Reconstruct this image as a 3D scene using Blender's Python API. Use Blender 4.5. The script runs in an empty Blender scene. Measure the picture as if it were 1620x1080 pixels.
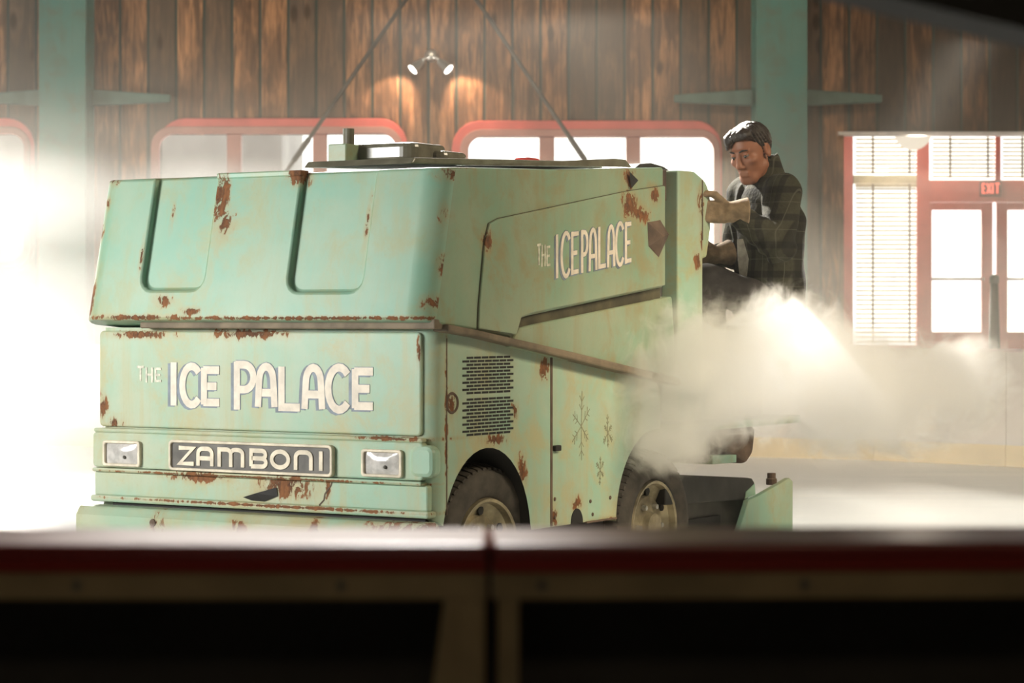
import bpy, bmesh, math, random
import numpy as np
from mathutils import Vector, Matrix

R = math.radians
random.seed(7)
SC = bpy.context.scene
COL = SC.collection

# ------------------------------------------------------------------ camera
cam = bpy.data.cameras.new('camera')
cam.sensor_width = 36.0
cam.lens = 84.0
cam.shift_y = -40.0 / 1620.0
cam.clip_start = 0.1
cam.clip_end = 300
cam.dof.use_dof = True
cam.dof.focus_distance = 10.8
cam.dof.aperture_fstop = 4.0
camo = bpy.data.objects.new('camera', cam)
COL.objects.link(camo)
camo.location = (0, 0, 1.35)
camo.rotation_euler = (R(90), 0, 0)
SC.camera = camo

# ------------------------------------------------------------------ world, lights, exposure
w = bpy.data.worlds.new('World'); SC.world = w
w.use_nodes = True
bg = w.node_tree.nodes['Background']
bg.inputs[0].default_value = (1.0, 0.97, 0.92, 1)
bg.inputs[1].default_value = 2.6

def light(name, kind, loc, aim, energy, color, **kw):
    d = bpy.data.lights.new(name, kind)
    d.energy = energy; d.color = color
    for k, v in kw.items(): setattr(d, k, v)
    o = bpy.data.objects.new(name, d); COL.objects.link(o)
    o.location = loc
    o.rotation_euler = (Vector(aim) - Vector(loc)).to_track_quat('-Z', 'Y').to_euler()
    return o

SUN_DIR = Vector((0.20, -1.0, -0.23))
light('sun', 'SUN', (-10, 60, 15), Vector((-10, 60, 15)) + SUN_DIR, 26.0, (1.0, 0.91, 0.78), angle=R(6))
# added fill lights out of view, brightening machine, back wall, cap and steam
light('fill_light', 'AREA', (-7.4, 7.4, 2.6), (-0.8, 10.6, 1.0), 132, (1.0, 0.99, 0.93), shape='RECTANGLE', size=2.6, size_y=1.6, spread=R(80))
light('fill_light', 'AREA', (6.6, 8.6, 5.6), (1.3, 11.2, 1.1), 86, (1.0, 0.85, 0.60), shape='RECTANGLE', size=2.2, size_y=1.4, spread=R(80))
light('fill_light', 'AREA', (0.0, 19.0, 6.8), (0.0, 26.0, 3.6), 135, (1.0, 0.80, 0.58), shape='RECTANGLE', size=7.0, size_y=1.0, spread=R(100))
light('added_spot', 'SPOT', (-0.25, 6.3, 6.6), (-0.27, 3.0, 1.07), 2600, (1.0, 0.97, 0.93), spot_size=R(8), spot_blend=1.0, shadow_soft_size=0.1)  # added spot to brighten the middle of the near board cap
light('rear_fill_light', 'AREA', (0.6, -2.6, 4.5), (0.2, 2.9, 0.9), 30, (1.0, 0.82, 0.55), shape='RECTANGLE', size=2.0, size_y=0.6)  # added dim fill behind the camera for the near board frames
light('added_spot', 'SPOT', (3.2, 5.0, 6.0), (0.95, 11.2, 0.80), 1900, (1.0, 0.85, 0.64), spot_size=R(20), spot_blend=1.0, shadow_soft_size=0.3)  # added front light to lift the steam
# added unseen spot behind the machine that makes the steam core glow
light('added_spot', 'SPOT', (5.4, 19.6, 6.3), (1.31, 11.5, 1.2), 27000, (1.0, 0.94, 0.84), spot_size=R(2.6), spot_blend=0.9, shadow_soft_size=0.12)
light('fill_light', 'AREA', (-5.6, 23.5, 6.3), (-3.6, 16.6, 0.0), 150, (1.0, 0.97, 0.9), shape='RECTANGLE', size=2.0, size_y=1.0, spread=R(50))  # added fill to whiten the ice at the left
# daylight through the open vehicle gate in the left wall
light('gate_daylight', 'AREA', (-8.2, 20.0, 1.5), (-2.0, 17.5, 0.9), 560, (1.0, 0.93, 0.80), shape='RECTANGLE', size=5.0, size_y=2.2)
light('added_spot', 'SPOT', (-2.2, 17.6, 6.4), (1.15, 12.1, 2.15), 19000, (1.0, 0.94, 0.84), spot_size=R(7), spot_blend=0.5, shadow_soft_size=0.15)  # added rim light for the person's head and shoulders
light('added_spot', 'SPOT', (-1.0, 19.0, 6.4), (0.1, 10.6, 2.0), 12000, (1.0, 0.96, 0.9), spot_size=R(14), spot_blend=0.6, shadow_soft_size=0.2)  # added light for the top of the machine

vs = SC.view_settings
vs.view_transform = 'Standard'; vs.look = 'None'; vs.gamma = 1.0; vs.use_curve_mapping = False
vs.exposure = 0.0
SC.cycles.volume_bounces = 8
SC.cycles.max_bounces = 12
SC.cycles.diffuse_bounces = 3
SC.cycles.glossy_bounces = 3
SC.cycles.transparent_max_bounces = 16
SC.cycles.sample_clamp_indirect = 4.0
SC.cycles.caustics_reflective = False
SC.cycles.caustics_refractive = False

# ------------------------------------------------------------------ mesh helpers
class MB:
    def __init__(s): s.v = []; s.f = []; s.mi = []
    def add(s, verts, faces, mi=0):
        n = len(s.v); s.v += [tuple(p) for p in verts]
        s.f += [tuple(i + n for i in q) for q in faces]; s.mi += [mi] * len(faces)
        return s
    def box(s, a, b, mi=0):
        x0, y0, z0 = [min(p, q) for p, q in zip(a, b)]; x1, y1, z1 = [max(p, q) for p, q in zip(a, b)]
        return s.add([(x0,y0,z0),(x1,y0,z0),(x1,y1,z0),(x0,y1,z0),(x0,y0,z1),(x1,y0,z1),(x1,y1,z1),(x0,y1,z1)],
                     [(0,3,2,1),(4,5,6,7),(0,1,5,4),(1,2,6,5),(2,3,7,6),(3,0,4,7)], mi)
    def prism(s, poly, axis, t0, t1, mi=0, mi_side=None):
        # poly: 2D points in the plane across `axis`; x -> (y,z), y -> (x,z), z -> (x,y)
        def P(p, t): return {'x': (t, p[0], p[1]), 'y': (p[0], t, p[1]), 'z': (p[0], p[1], t)}[axis]
        n = len(poly)
        s.add([P(p, t0) for p in poly] + [P(p, t1) for p in poly],
              [tuple(range(n))[::-1], tuple(range(n, 2 * n))], mi)
        k = len(s.v) - 2 * n
        sd = [(k + i, k + (i + 1) % n, k + n + (i + 1) % n, k + n + i) for i in range(n)]
        s.f += sd
        s.mi += [(mi if mi_side is None else mi_side[i]) for i in range(n)]
        return s
    def tube(s, path, r, n=10, mi=0, cap=True):
        path = [Vector(p) for p in path]; rs = r if isinstance(r, (list, tuple)) else [r] * len(path)
        vs_, fs = [], []
        t0 = (path[1] - path[0]).normalized()
        up = Vector((0, 0, 1)) if abs(t0.z) < 0.9 else Vector((1, 0, 0))
        nrm = t0.cross(up).normalized()
        for i, p in enumerate(path):
            t = (path[min(i + 1, len(path) - 1)] - path[max(i - 1, 0)]).normalized()
            nrm = (nrm - t * nrm.dot(t)).normalized(); bi = t.cross(nrm)
            for k in range(n):
                a = 2 * math.pi * k / n
                vs_.append(p + (nrm * math.cos(a) + bi * math.sin(a)) * rs[i])
        for i in range(len(path) - 1):
            for k in range(n):
                fs.append((i*n+k, i*n+(k+1)%n, (i+1)*n+(k+1)%n, (i+1)*n+k))
        if cap:
            fs.append(tuple(range(n))[::-1]); fs.append(tuple((len(path)-1)*n + k for k in range(n)))
        return s.add(vs_, fs, mi)
    def lathe(s, prof, origin, axis='y', n=32, mi=0, a0=0, a1=2*math.pi):
        # prof: list of (radius, offset along axis)
        vs_, fs = [], []
        full = abs(a1 - a0 - 2 * math.pi) < 1e-6; m = n if full else n + 1
        for j in range(m):
            a = a0 + (a1 - a0) * j / n; c, sn = math.cos(a), math.sin(a)
            for r_, t in prof:
                q = {'y': (r_*c, t, r_*sn), 'z': (r_*c, r_*sn, t), 'x': (t, r_*c, r_*sn)}[axis]
                vs_.append((origin[0]+q[0], origin[1]+q[1], origin[2]+q[2]))
        k = len(prof)
        for j in range(n):
            j2 = (j + 1) % m
            for i in range(k - 1):
                fs.append((j*k+i, j*k+i+1, j2*k+i+1, j2*k+i))
        return s.add(vs_, fs, mi)
    def ribbon(s, pts, wd, place, d0, d1, mi=0):
        # flat stroke along 2D pts, width wd (number or list), mapped by place(s,t,depth), solid between d0 and d1
        n = len(pts); ws = wd if isinstance(wd, (list, tuple)) else [wd] * n
        L, Rr = [], []
        closed = n > 3 and math.dist(pts[0], pts[-1]) < 1e-6
        for i in range(n):
            a = pts[i-1] if i else (pts[-2] if closed else pts[0]); c = pts[i+1] if i < n-1 else (pts[1] if closed else pts[-1]); b = pts[i]
            d1_ = Vector((b[0]-a[0], b[1]-a[1])); d2_ = Vector((c[0]-b[0], c[1]-b[1]))
            if d1_.length < 1e-9: d1_ = d2_.copy()
            if d2_.length < 1e-9: d2_ = d1_.copy()
            d1_.normalize(); d2_.normalize()
            n1 = Vector((-d1_.y, d1_.x)); n2 = Vector((-d2_.y, d2_.x)); m = (n1 + n2)
            if m.length < 1e-6: m = n1
            m.normalize(); k = ws[i] / 2 / max(0.5, m.dot(n1))
            L.append((b[0]+m.x*k, b[1]+m.y*k)); Rr.append((b[0]-m.x*k, b[1]-m.y*k))
        vs_ = [place(p[0], p[1], d) for d in (d0, d1) for row in (L, Rr) for p in row]
        fs = []
        for i in range(n - 1):
            fs.append((i, i+1, n+i+1, n+i)); fs.append((2*n+i, 3*n+i, 3*n+i+1, 2*n+i+1))
            fs.append((i, 2*n+i, 2*n+i+1, i+1)); fs.append((n+i, n+i+1, 3*n+i+1, 3*n+i))
        fs.append((0, n, 3*n, 2*n)); fs.append((n-1, 3*n-1, 4*n-1, 2*n-1))
        return s.add(vs_, fs, mi)
    def mesh(s, name):
        me = bpy.data.meshes.new(name); me.from_pydata(s.v, [], s.f); me.update()
        for p, m in zip(me.polygons, s.mi): p.material_index = m
        bm = bmesh.new(); bm.from_mesh(me); bmesh.ops.recalc_face_normals(bm, faces=bm.faces); bm.to_mesh(me); bm.free()
        return me

def obj(name, mb, mats, parent=None, bevel=0.0, smooth=False, seg=2, auto=None):
    me = mb if isinstance(mb, bpy.types.Mesh) else mb.mesh(name)
    for m in (mats if isinstance(mats, (list, tuple)) else [mats]): me.materials.append(m)
    if smooth:
        for p in me.polygons: p.use_smooth = True
    if auto is not None:
        for p in me.polygons: p.use_smooth = True
        bm = bmesh.new(); bm.from_mesh(me)
        for e in bm.edges:
            if len(e.link_faces) == 2 and e.calc_face_angle(0) > R(auto): e.smooth = False
        bm.to_mesh(me); bm.free()
    o = bpy.data.objects.new(name, me); COL.objects.link(o)
    if parent: o.parent = parent
    if bevel:
        b = o.modifiers.new('bevel', 'BEVEL'); b.width = bevel; b.segments = seg; b.limit_method = 'ANGLE'; b.angle_limit = R(40)
        b.harden_normals = False
    return o
def thing(name, label, cat, loc=(0,0,0), rotz=0.0, group=None):
    o = bpy.data.objects.new(name, None); COL.objects.link(o)
    o.location = loc; o.rotation_euler = (0, 0, rotz); o.empty_display_size = 0.1
    return tag(o, label, cat, group)
def tag(o, label, cat, group=None, kind=None):
    o['label'] = label; o['category'] = cat
    if group: o['group'] = group
    if kind: o['kind'] = kind
    return o
def struct(name, mb, mats, label=None, cat=None, **kw):
    o = obj(name, mb, mats, **kw); o['kind'] = 'structure'
    if label: o['label'] = label; o['category'] = cat
    return o
def rrect(x0, x1, z0, z1, r, n=6):
    out = []
    for cx, cz, a0 in ((x1-r, z0+r, -90), (x1-r, z1-r, 0), (x0+r, z1-r, 90), (x0+r, z0+r, 180)):
        for k in range(n + 1):
            a = R(a0 + 90.0 * k / n); out.append((cx + r*math.cos(a), cz + r*math.sin(a)))
    return out
def ring(mb, outer, inner, y0, y1, mi=0):
    n = len(outer)
    vs_ = [(p[0], y, p[1]) for y in (y0, y1) for row in (outer, inner) for p in row]; fs = []
    for i in range(n):
        j = (i + 1) % n
        fs += [(i, j, n+j, n+i), (2*n+i, 3*n+i, 3*n+j, 2*n+j), (i, 2*n+i, 2*n+j, j), (n+i, n+j, 3*n+j, 3*n+i)]
    return mb.add(vs_, fs, mi)
def arc(cx, cz, rx, rz, a0, a1, n=10):
    return [(cx + rx*math.cos(R(a0+(a1-a0)*k/n)), cz + rz*math.sin(R(a0+(a1-a0)*k/n))) for k in range(n+1)]

# ------------------------------------------------------------------ material helpers
class NT:
    def __init__(s, name):
        s.m = bpy.data.materials.new(name); s.m.use_nodes = True; s.t = s.m.node_tree; s.t.nodes.clear()
        s.out = s.n('ShaderNodeOutputMaterial')
    def n(s, typ, ins=None, **kw):
        x = s.t.nodes.new(typ)
        for k, v in kw.items(): setattr(x, k, v)
        for k, v in (ins or {}).items():
            if isinstance(v, bpy.types.NodeSocket): s.t.links.new(v, x.inputs[k])
            else: x.inputs[k].default_value = v
        return x
    def math(s, op, a, b=0.0, c=0.0, clamp=False):
        x = s.n('ShaderNodeMath', operation=op, use_clamp=clamp)
        for i, v in enumerate((a, b, c)):
            if isinstance(v, bpy.types.NodeSocket): s.t.links.new(v, x.inputs[i])
            else: x.inputs[i].default_value = v
        return x.outputs[0]
    def vmath(s, op, a, b=(0,0,0)):
        x = s.n('ShaderNodeVectorMath', operation=op)
        for i, v in enumerate((a, b)):
            if isinstance(v, bpy.types.NodeSocket): s.t.links.new(v, x.inputs[i])
            else: x.inputs[i].default_value = v
        return x
    def mix(s, f, a, b, blend='MIX'):
        x = s.n('ShaderNodeMix', data_type='RGBA', blend_type=blend)
        for k, v in ((0, f), (6, a), (7, b)):
            if isinstance(v, bpy.types.NodeSocket): s.t.links.new(v, x.inputs[k])
            elif k == 0: x.inputs[k].default_value = v
            else: x.inputs[k].default_value = (*v, 1) if len(v) == 3 else v
        return x.outputs[2]
    def noise(s, vec, scale, detail=4.0, rough=0.55, dist=0.0):
        return s.n('ShaderNodeTexNoise', {'Vector': vec, 'Scale': scale, 'Detail': detail, 'Roughness': rough, 'Distortion': dist}).outputs[0]
    def sstep(s, v, a, b):
        return s.n('ShaderNodeMapRange', {'Value': v, 'From Min': a, 'From Max': b}, interpolation_type='SMOOTHSTEP').outputs[0]
    def obj(s): return s.n('ShaderNodeTexCoord').outputs['Object']
    def scale(s, vec, sc): return s.vmath('MULTIPLY', vec, sc).outputs[0]
    def bsdf(s, col, rough=0.5, metal=0.0, spec=0.5, bump=None, bstr=0.2, **ins):
        b = s.n('ShaderNodeBsdfPrincipled')
        for k, v in dict({'Base Color': col, 'Roughness': rough, 'Metallic': metal, 'Specular IOR Level': spec}, **ins).items():
            if isinstance(v, bpy.types.NodeSocket): s.t.links.new(v, b.inputs[k])
            else: b.inputs[k].default_value = (*v, 1) if isinstance(v, tuple) and len(v) == 3 else v
        if bump is not None:
            bp = s.n('ShaderNodeBump', {'Height': bump, 'Strength': bstr, 'Distance': 0.02})
            s.t.links.new(bp.outputs[0], b.inputs['Normal'])
        s.t.links.new(b.outputs[0], s.out.inputs[0])
        return s.m

def plain(name, col, rough=0.5, metal=0.0, var=0.15, scale=8.0, spec=0.5, bump=0.0):
    t = NT(name); o = t.obj(); nz = t.noise(o, scale, 5.0)
    c = t.mix(t.sstep(nz, 0.3, 0.7), tuple(x*(1-var) for x in col), tuple(min(1, x*(1+var)) for x in col))
    return t.bsdf(c, rough, metal, spec, nz if bump else None, bump)
def emit(name, col, strength):
    t = NT(name); e = t.n('ShaderNodeEmission', {'Color': (*col, 1), 'Strength': strength})
    t.t.links.new(e.outputs[0], t.out.inputs[0]); return t.m

def paint(name, base, dirt, spots=(), rust_amt=0.5, rough=0.42, mottle=1.0):
    # chipped enamel: mottled paint, grime, rust blooms at random and at the listed spots (centre, radii)
    t = NT(name); o = t.obj()
    n1 = t.noise(o, 2.0, 6.0, 0.62)
    stre = t.noise(t.scale(o, (11.0, 11.0, 0.8)), 1.0, 5.0, 0.62)
    cool = tuple(min(1, c*k) for c, k in zip(base, (0.88, 1.03, 1.12))); pale = tuple(min(1, c*k) for c, k in zip(base, (1.25, 1.06, 1.12)))
    col = t.mix(t.sstep(n1, 0.35, 0.68), cool, pale)
    col = t.mix(t.math('MULTIPLY', t.sstep(stre, 0.46, 0.76), 0.6*mottle), col, dirt)
    col = t.mix(t.math('MULTIPLY', t.sstep(t.noise(o, 3.4, 7.0, 0.68, 0.4), 0.46, 0.68), 0.8*mottle), col, dirt)
    speck = t.noise(o, 75.0, 4.0, 0.7)
    col = t.mix(t.math('MULTIPLY', t.sstep(speck, 0.55, 0.75), 0.25), col, tuple(c*0.75 for c in dirt))
    fine = t.noise(t.scale(o, (1, 1, 0.55)), 26.0, 6.0, 0.72, 0.5)
    rn = t.noise(t.scale(o, (1, 1, 0.6)), 5.5, 9.0, 0.74)
    rm = t.sstep(rn, 0.745 - 0.09*rust_amt, 0.77 - 0.09*rust_amt)
    halo = t.math('MULTIPLY', t.sstep(rn, 0.60 - 0.08*rust_amt, 0.78 - 0.08*rust_amt), 0.8)
    for c, rr in spots:
        d = t.vmath('LENGTH', t.vmath('DIVIDE', t.vmath('SUBTRACT', o, c).outputs[0], rr).outputs[0]).outputs['Value']
        v = t.math('ADD', t.math('SUBTRACT', 0.98, d), t.math('MULTIPLY', t.math('SUBTRACT', fine, 0.5), 4.2))
        rm = t.math('MAXIMUM', rm, t.math('MULTIPLY', t.sstep(v, 0.2, 0.38), t.sstep(d, 1.7, 1.3)))
        halo = t.math('MAXIMUM', halo, t.math('MULTIPLY', t.sstep(v, -1.1, 0.5), t.sstep(d, 2.1, 0.9)))
    col = t.mix(t.math('MULTIPLY', halo, 0.42), col, (0.40, 0.25, 0.10))
    rust = t.mix(t.sstep(fine, 0.35, 0.7), (0.065, 0.026, 0.012), (0.25, 0.10, 0.035))
    col = t.mix(rm, col, rust)
    rg = t.math('ADD', rough, t.math('MULTIPLY', rm, 0.4))
    return t.bsdf(col, rg, 0.0, 0.4, t.math('SUBTRACT', t.math('MULTIPLY', fine, 0.15), rm), 0.15)

TEAL = (0.27, 0.50, 0.37); DIRT = (0.33, 0.34, 0.18)
M = {}
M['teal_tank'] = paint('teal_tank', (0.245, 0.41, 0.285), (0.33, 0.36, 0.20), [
    ((0.02, 1.77, 1.96), (0.12, 0.06, 0.035)), ((-0.03, 1.80, 1.72), (0.15, 0.03, 0.05)), ((-0.03, 1.77, 1.85), (0.15, 0.025, 0.03)),
    ((-0.06, 1.82, 1.50), (0.15, 0.02, 0.12)), ((-0.1, 1.82, 1.36), (0.1, 0.05, 0.03)),
    ((-0.0, 1.10, 1.86), (0.15, 0.025, 0.16)), ((-0.02, 1.08, 1.75), (0.15, 0.05, 0.06)),
    ((0.03, 0.72, 1.95), (0.1, 0.06, 0.05)), ((-0.03, 0.35, 1.75), (0.1, 0.012, 0.09)), ((-0.03, 1.40, 1.78), (0.1, 0.012, 0.06)),
    ((-0.1, 1.2, 1.37), (0.1, 0.05, 0.02)), ((0.0, 0.0, 1.40), (0.08, 0.06, 0.035)), ((-0.08, 0.6, 1.342), (0.1, 1.0, 0.010)), ((-0.1, 1.5, 1.345), (0.1, 0.3, 0.014)), ((0.02, 1.45, 1.965), (0.1, 0.32, 0.010)), ((-0.03, 1.13, 1.87), (0.2, 0.03, 0.13)), ((-0.08, 1.79, 1.42), (0.2, 0.03, 0.09)), ((-0.04, 1.52, 1.62), (0.1, 0.012, 0.07)), ((-0.05, 1.36, 1.42), (0.1, 0.05, 0.03)), ((0.02, -0.02, 1.78), (0.03, 0.02, 0.05)), ((0.02, -0.02, 1.55), (0.03, 0.02, 0.05)),
    ((0.15, -0.02, 1.93), (0.18, 0.06, 0.03)), ((0.1, -0.03, 1.6), (0.05, 0.05, 0.05))], 0.12)
M['teal_side'] = paint('teal_side', (0.24, 0.335, 0.215), (0.30, 0.26, 0.13), [  # same paint as the tank, with the side's darker olive light put in
    ((1.52, -0.04, 1.86), (0.09, 0.1, 0.07)), ((1.62, -0.04, 1.82), (0.10, 0.1, 0.04)), ((1.76, -0.04, 1.91), (0.05, 0.1, 0.05)),
    ((1.55, -0.04, 1.98), (0.06, 0.1, 0.05)), ((0.32, -0.04, 1.66), (0.03, 0.1, 0.05))], 0.1)
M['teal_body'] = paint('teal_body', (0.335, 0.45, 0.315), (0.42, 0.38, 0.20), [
    ((0.0, 0.75, 0.64), (0.3, 0.16, 0.06)), ((0.0, 1.22, 0.66), (0.3, 0.18, 0.025)), ((0.0, 0.8, 0.55), (0.3, 0.95, 0.008)),
    ((0.0, 0.95, 1.275), (0.3, 0.22, 0.025)), ((0.45, 0.0, 0.83), (0.10, 0.1, 0.03)), ((0.66, 0.0, 0.68), (0.04, 0.1, 0.08)),
    ((0.84, 0.0, 1.12), (0.05, 0.1, 0.05)), ((0.075, 0.0, 0.9), (0.012, 0.04, 0.3)), ((0.11, 0.0, 0.99), (0.035, 0.1, 0.05)),
    ((1.12, 0.0, 0.52), (0.05, 0.1, 0.03)), ((1.33, 0.0, 0.42), (0.18, 0.1, 0.015)), ((0.93, 0.0, 0.47), (0.03, 0.1, 0.05)),
    ((0.0, 0.53, 0.63), (0.3, 0.015, 0.06)), ((0.0, 1.70, 0.88), (0.3, 0.06, 0.025)), ((0.0, 1.77, 0.95), (0.3, 0.03, 0.06)), ((0.0, 1.55, 1.27), (0.3, 0.18, 0.02)), ((0.0, 0.9, 0.668), (0.3, 0.9, 0.006)), ((0.0, 0.2, 0.85), (0.3, 0.2, 0.010)), ((0.0, 0.075, 1.2), (0.05, 0.012, 0.06)), ((0.60, 0.0, 0.95), (0.03, 0.1, 0.04))], 0.15)
M['teal_bumper'] = paint('teal_bumper', (0.33, 0.43, 0.29), (0.41, 0.35, 0.18), [
    ((-0.05, 1.40, 0.44), (0.1, 0.05, 0.06)), ((-0.05, 0.55, 0.46), (0.1, 0.05, 0.05)), ((-0.05, 0.95, 0.45), (0.1, 0.05, 0.05)), ((-0.05, 0.05, 0.48), (0.2, 0.22, 0.05))], 0.3)
M['teal_post'] = paint('teal_post', (0.32, 0.46, 0.32), (0.40, 0.37, 0.18), [
    ((2.33, 0, 1.9), (0.05, 0.2, 0.09)), ((2.33, 0, 1.72), (0.03, 0.2, 0.06)), ((2.28, 0, 1.62), (0.04, 0.2, 0.05))], 0.2)
M['dark_metal'] = plain('dark_metal', (0.035, 0.034, 0.03), 0.5, 0.3, 0.4, 6)
M['dark_grey'] = plain('dark_grey', (0.075, 0.07, 0.06), 0.6, 0.0, 0.3, 6)
M['lip'] = plain('lip', (0.17, 0.13, 0.085), 0.7, 0.0, 0.35, 7)
M['lid'] = plain('lid', (0.16, 0.15, 0.11), 0.25, 0.0, 0.2, 9)
M['dark_olive'] = plain('dark_olive', (0.075, 0.065, 0.035), 0.8, 0.0, 0.4, 8)
M['black'] = plain('black', (0.012, 0.011, 0.01), 0.7, 0.0, 0.3, 5)
M['rubber'] = plain('rubber', (0.055, 0.046, 0.036), 0.75, 0.0, 0.35, 14, bump=0.1)
M['rim'] = plain('rim', (0.34, 0.29, 0.19), 0.4, 0.5, 0.4, 12)
M['cream'] = plain('cream', (0.68, 0.60, 0.47), 0.5, 0.0, 0.2, 14)
M['plate_grey'] = plain('plate_grey', (0.10, 0.093, 0.083), 0.35, 0.0, 0.35, 9)
M['letter_white'] = plain('letter_white', (0.70, 0.62, 0.52), 0.5, 0.0, 0.12, 20)
M['letter_worn'] = plain('letter_worn', (0.58, 0.56, 0.46), 0.5, 0.0, 0.3, 40)
M['letter_shadow'] = plain('letter_shadow', (0.17, 0.205, 0.25), 0.5, 0.0, 0.25, 16)
M['lens'] = plain('lens', (0.50, 0.48, 0.46), 0.12, 0.0, 0.18, 30, 0.8)
M['dark_rust'] = plain('dark_rust', (0.10, 0.065, 0.045), 0.8, 0.0, 0.4, 9)

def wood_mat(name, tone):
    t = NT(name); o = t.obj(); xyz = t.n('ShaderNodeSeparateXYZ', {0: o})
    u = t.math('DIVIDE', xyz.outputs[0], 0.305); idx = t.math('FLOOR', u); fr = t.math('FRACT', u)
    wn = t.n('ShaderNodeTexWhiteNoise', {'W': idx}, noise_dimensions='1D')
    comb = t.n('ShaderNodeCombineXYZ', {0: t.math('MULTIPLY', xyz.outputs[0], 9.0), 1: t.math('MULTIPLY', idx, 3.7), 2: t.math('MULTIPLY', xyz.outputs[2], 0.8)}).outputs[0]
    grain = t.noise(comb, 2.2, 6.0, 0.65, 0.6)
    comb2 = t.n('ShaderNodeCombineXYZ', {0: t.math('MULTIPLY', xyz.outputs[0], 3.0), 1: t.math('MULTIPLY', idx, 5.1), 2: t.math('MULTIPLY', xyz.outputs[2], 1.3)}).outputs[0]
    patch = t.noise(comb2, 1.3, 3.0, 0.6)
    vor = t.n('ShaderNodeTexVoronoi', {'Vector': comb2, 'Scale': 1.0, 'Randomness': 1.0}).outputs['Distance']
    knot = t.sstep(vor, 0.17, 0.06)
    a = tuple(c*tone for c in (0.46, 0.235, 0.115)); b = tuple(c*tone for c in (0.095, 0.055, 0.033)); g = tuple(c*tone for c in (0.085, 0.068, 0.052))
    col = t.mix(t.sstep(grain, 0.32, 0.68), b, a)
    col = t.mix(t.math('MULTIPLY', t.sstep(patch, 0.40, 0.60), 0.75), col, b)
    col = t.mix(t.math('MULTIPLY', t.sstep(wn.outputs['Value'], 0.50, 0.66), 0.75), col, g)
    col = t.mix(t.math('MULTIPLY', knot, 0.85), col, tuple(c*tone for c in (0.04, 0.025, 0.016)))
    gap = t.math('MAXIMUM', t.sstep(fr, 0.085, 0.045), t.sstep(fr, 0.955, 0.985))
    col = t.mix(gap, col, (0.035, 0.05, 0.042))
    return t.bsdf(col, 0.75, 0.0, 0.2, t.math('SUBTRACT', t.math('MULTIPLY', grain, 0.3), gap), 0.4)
M['wood'] = wood_mat('wood', 1.0)
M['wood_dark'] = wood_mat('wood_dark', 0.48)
M['red_frame'] = plain('red_frame', (0.56, 0.11, 0.095), 0.45, 0.0, 0.12, 3)
M['red_inner'] = plain('red_inner', (0.40, 0.20, 0.17), 0.5, 0.0, 0.12, 3)
M['column'] = paint('column', (0.06, 0.17, 0.135), (0.085, 0.125, 0.095), (), 0.05)
M['bracket'] = plain('bracket', (0.06, 0.12, 0.10), 0.5)
M['ceiling'] = plain('ceiling', (0.10, 0.08, 0.06), 0.8)
M['sidewall'] = plain('sidewall', (0.20, 0.15, 0.11), 0.8)
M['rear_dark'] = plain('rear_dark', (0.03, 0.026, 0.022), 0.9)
M['board'] = plain('board', (0.62, 0.54, 0.45), 0.45, 0.0, 0.05, 1.2)
M['kick'] = plain('kick', (0.70, 0.52, 0.24), 0.5, 0.0, 0.08, 2)
M['rail_pale'] = plain('rail_pale', (0.62, 0.46, 0.42), 0.4)
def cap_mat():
    # red plastic cap, pale window reflection painted along the middle of its top
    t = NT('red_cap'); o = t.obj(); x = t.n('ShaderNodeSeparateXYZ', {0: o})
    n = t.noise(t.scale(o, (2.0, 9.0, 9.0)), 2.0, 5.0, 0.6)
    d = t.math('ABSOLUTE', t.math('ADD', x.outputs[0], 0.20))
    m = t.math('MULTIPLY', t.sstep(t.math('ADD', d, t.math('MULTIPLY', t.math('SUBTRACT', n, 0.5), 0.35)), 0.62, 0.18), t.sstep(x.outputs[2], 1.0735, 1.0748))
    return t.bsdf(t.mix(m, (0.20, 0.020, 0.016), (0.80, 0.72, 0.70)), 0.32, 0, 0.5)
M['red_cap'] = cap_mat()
M['frame_olive'] = plain('frame_olive', (0.26, 0.19, 0.10), 0.6, 0.2, 0.2, 7)
M['blind'] = plain('blind', (0.55, 0.50, 0.36), 0.6)
M['tape'] = plain('tape', (0.22, 0.17, 0.11), 0.8)
M['white_trim'] = plain('white_trim', (0.78, 0.74, 0.70), 0.4)
M['chrome'] = plain('chrome', (0.55, 0.55, 0.52), 0.3, 0.8)
M['snow'] = plain('snow', (0.86, 0.88, 0.9), 0.8, 0, 0.04, 0.6)
M['outwall'] = plain('outwall', (0.20, 0.19, 0.18), 0.8, 0, 0.3, 0.8)
M['grey_post'] = plain('grey_post', (0.05, 0.048, 0.046), 0.6)

def ice_mat():
    t = NT('ice'); o = t.obj()
    n = t.noise(t.scale(o, (0.25, 2.5, 1)), 1.5, 5.0, 0.6)
    col = t.mix(t.sstep(n, 0.3, 0.75), (0.76, 0.79, 0.80), (0.88, 0.89, 0.88))
    rg = t.math('ADD', 0.22, t.math('MULTIPLY', n, 0.3))
    return t.bsdf(col, rg, 0.0, 0.4, n, 0.03)
M['ice'] = ice_mat()
def glass_mat():
    t = NT('glass'); tr = t.n('ShaderNodeBsdfTransparent', {'Color': (0.96, 0.97, 0.96, 1)}); gl = t.n('ShaderNodeBsdfGlossy', {'Roughness': 0.03})
    mx = t.n('ShaderNodeMixShader', {0: 0.05}); t.t.links.new(tr.outputs[0], mx.inputs[1]); t.t.links.new(gl.outputs[0], mx.inputs[2])
    t.t.links.new(mx.outputs[0], t.out.inputs[0]); return t.m
M['glass'] = glass_mat()

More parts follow.
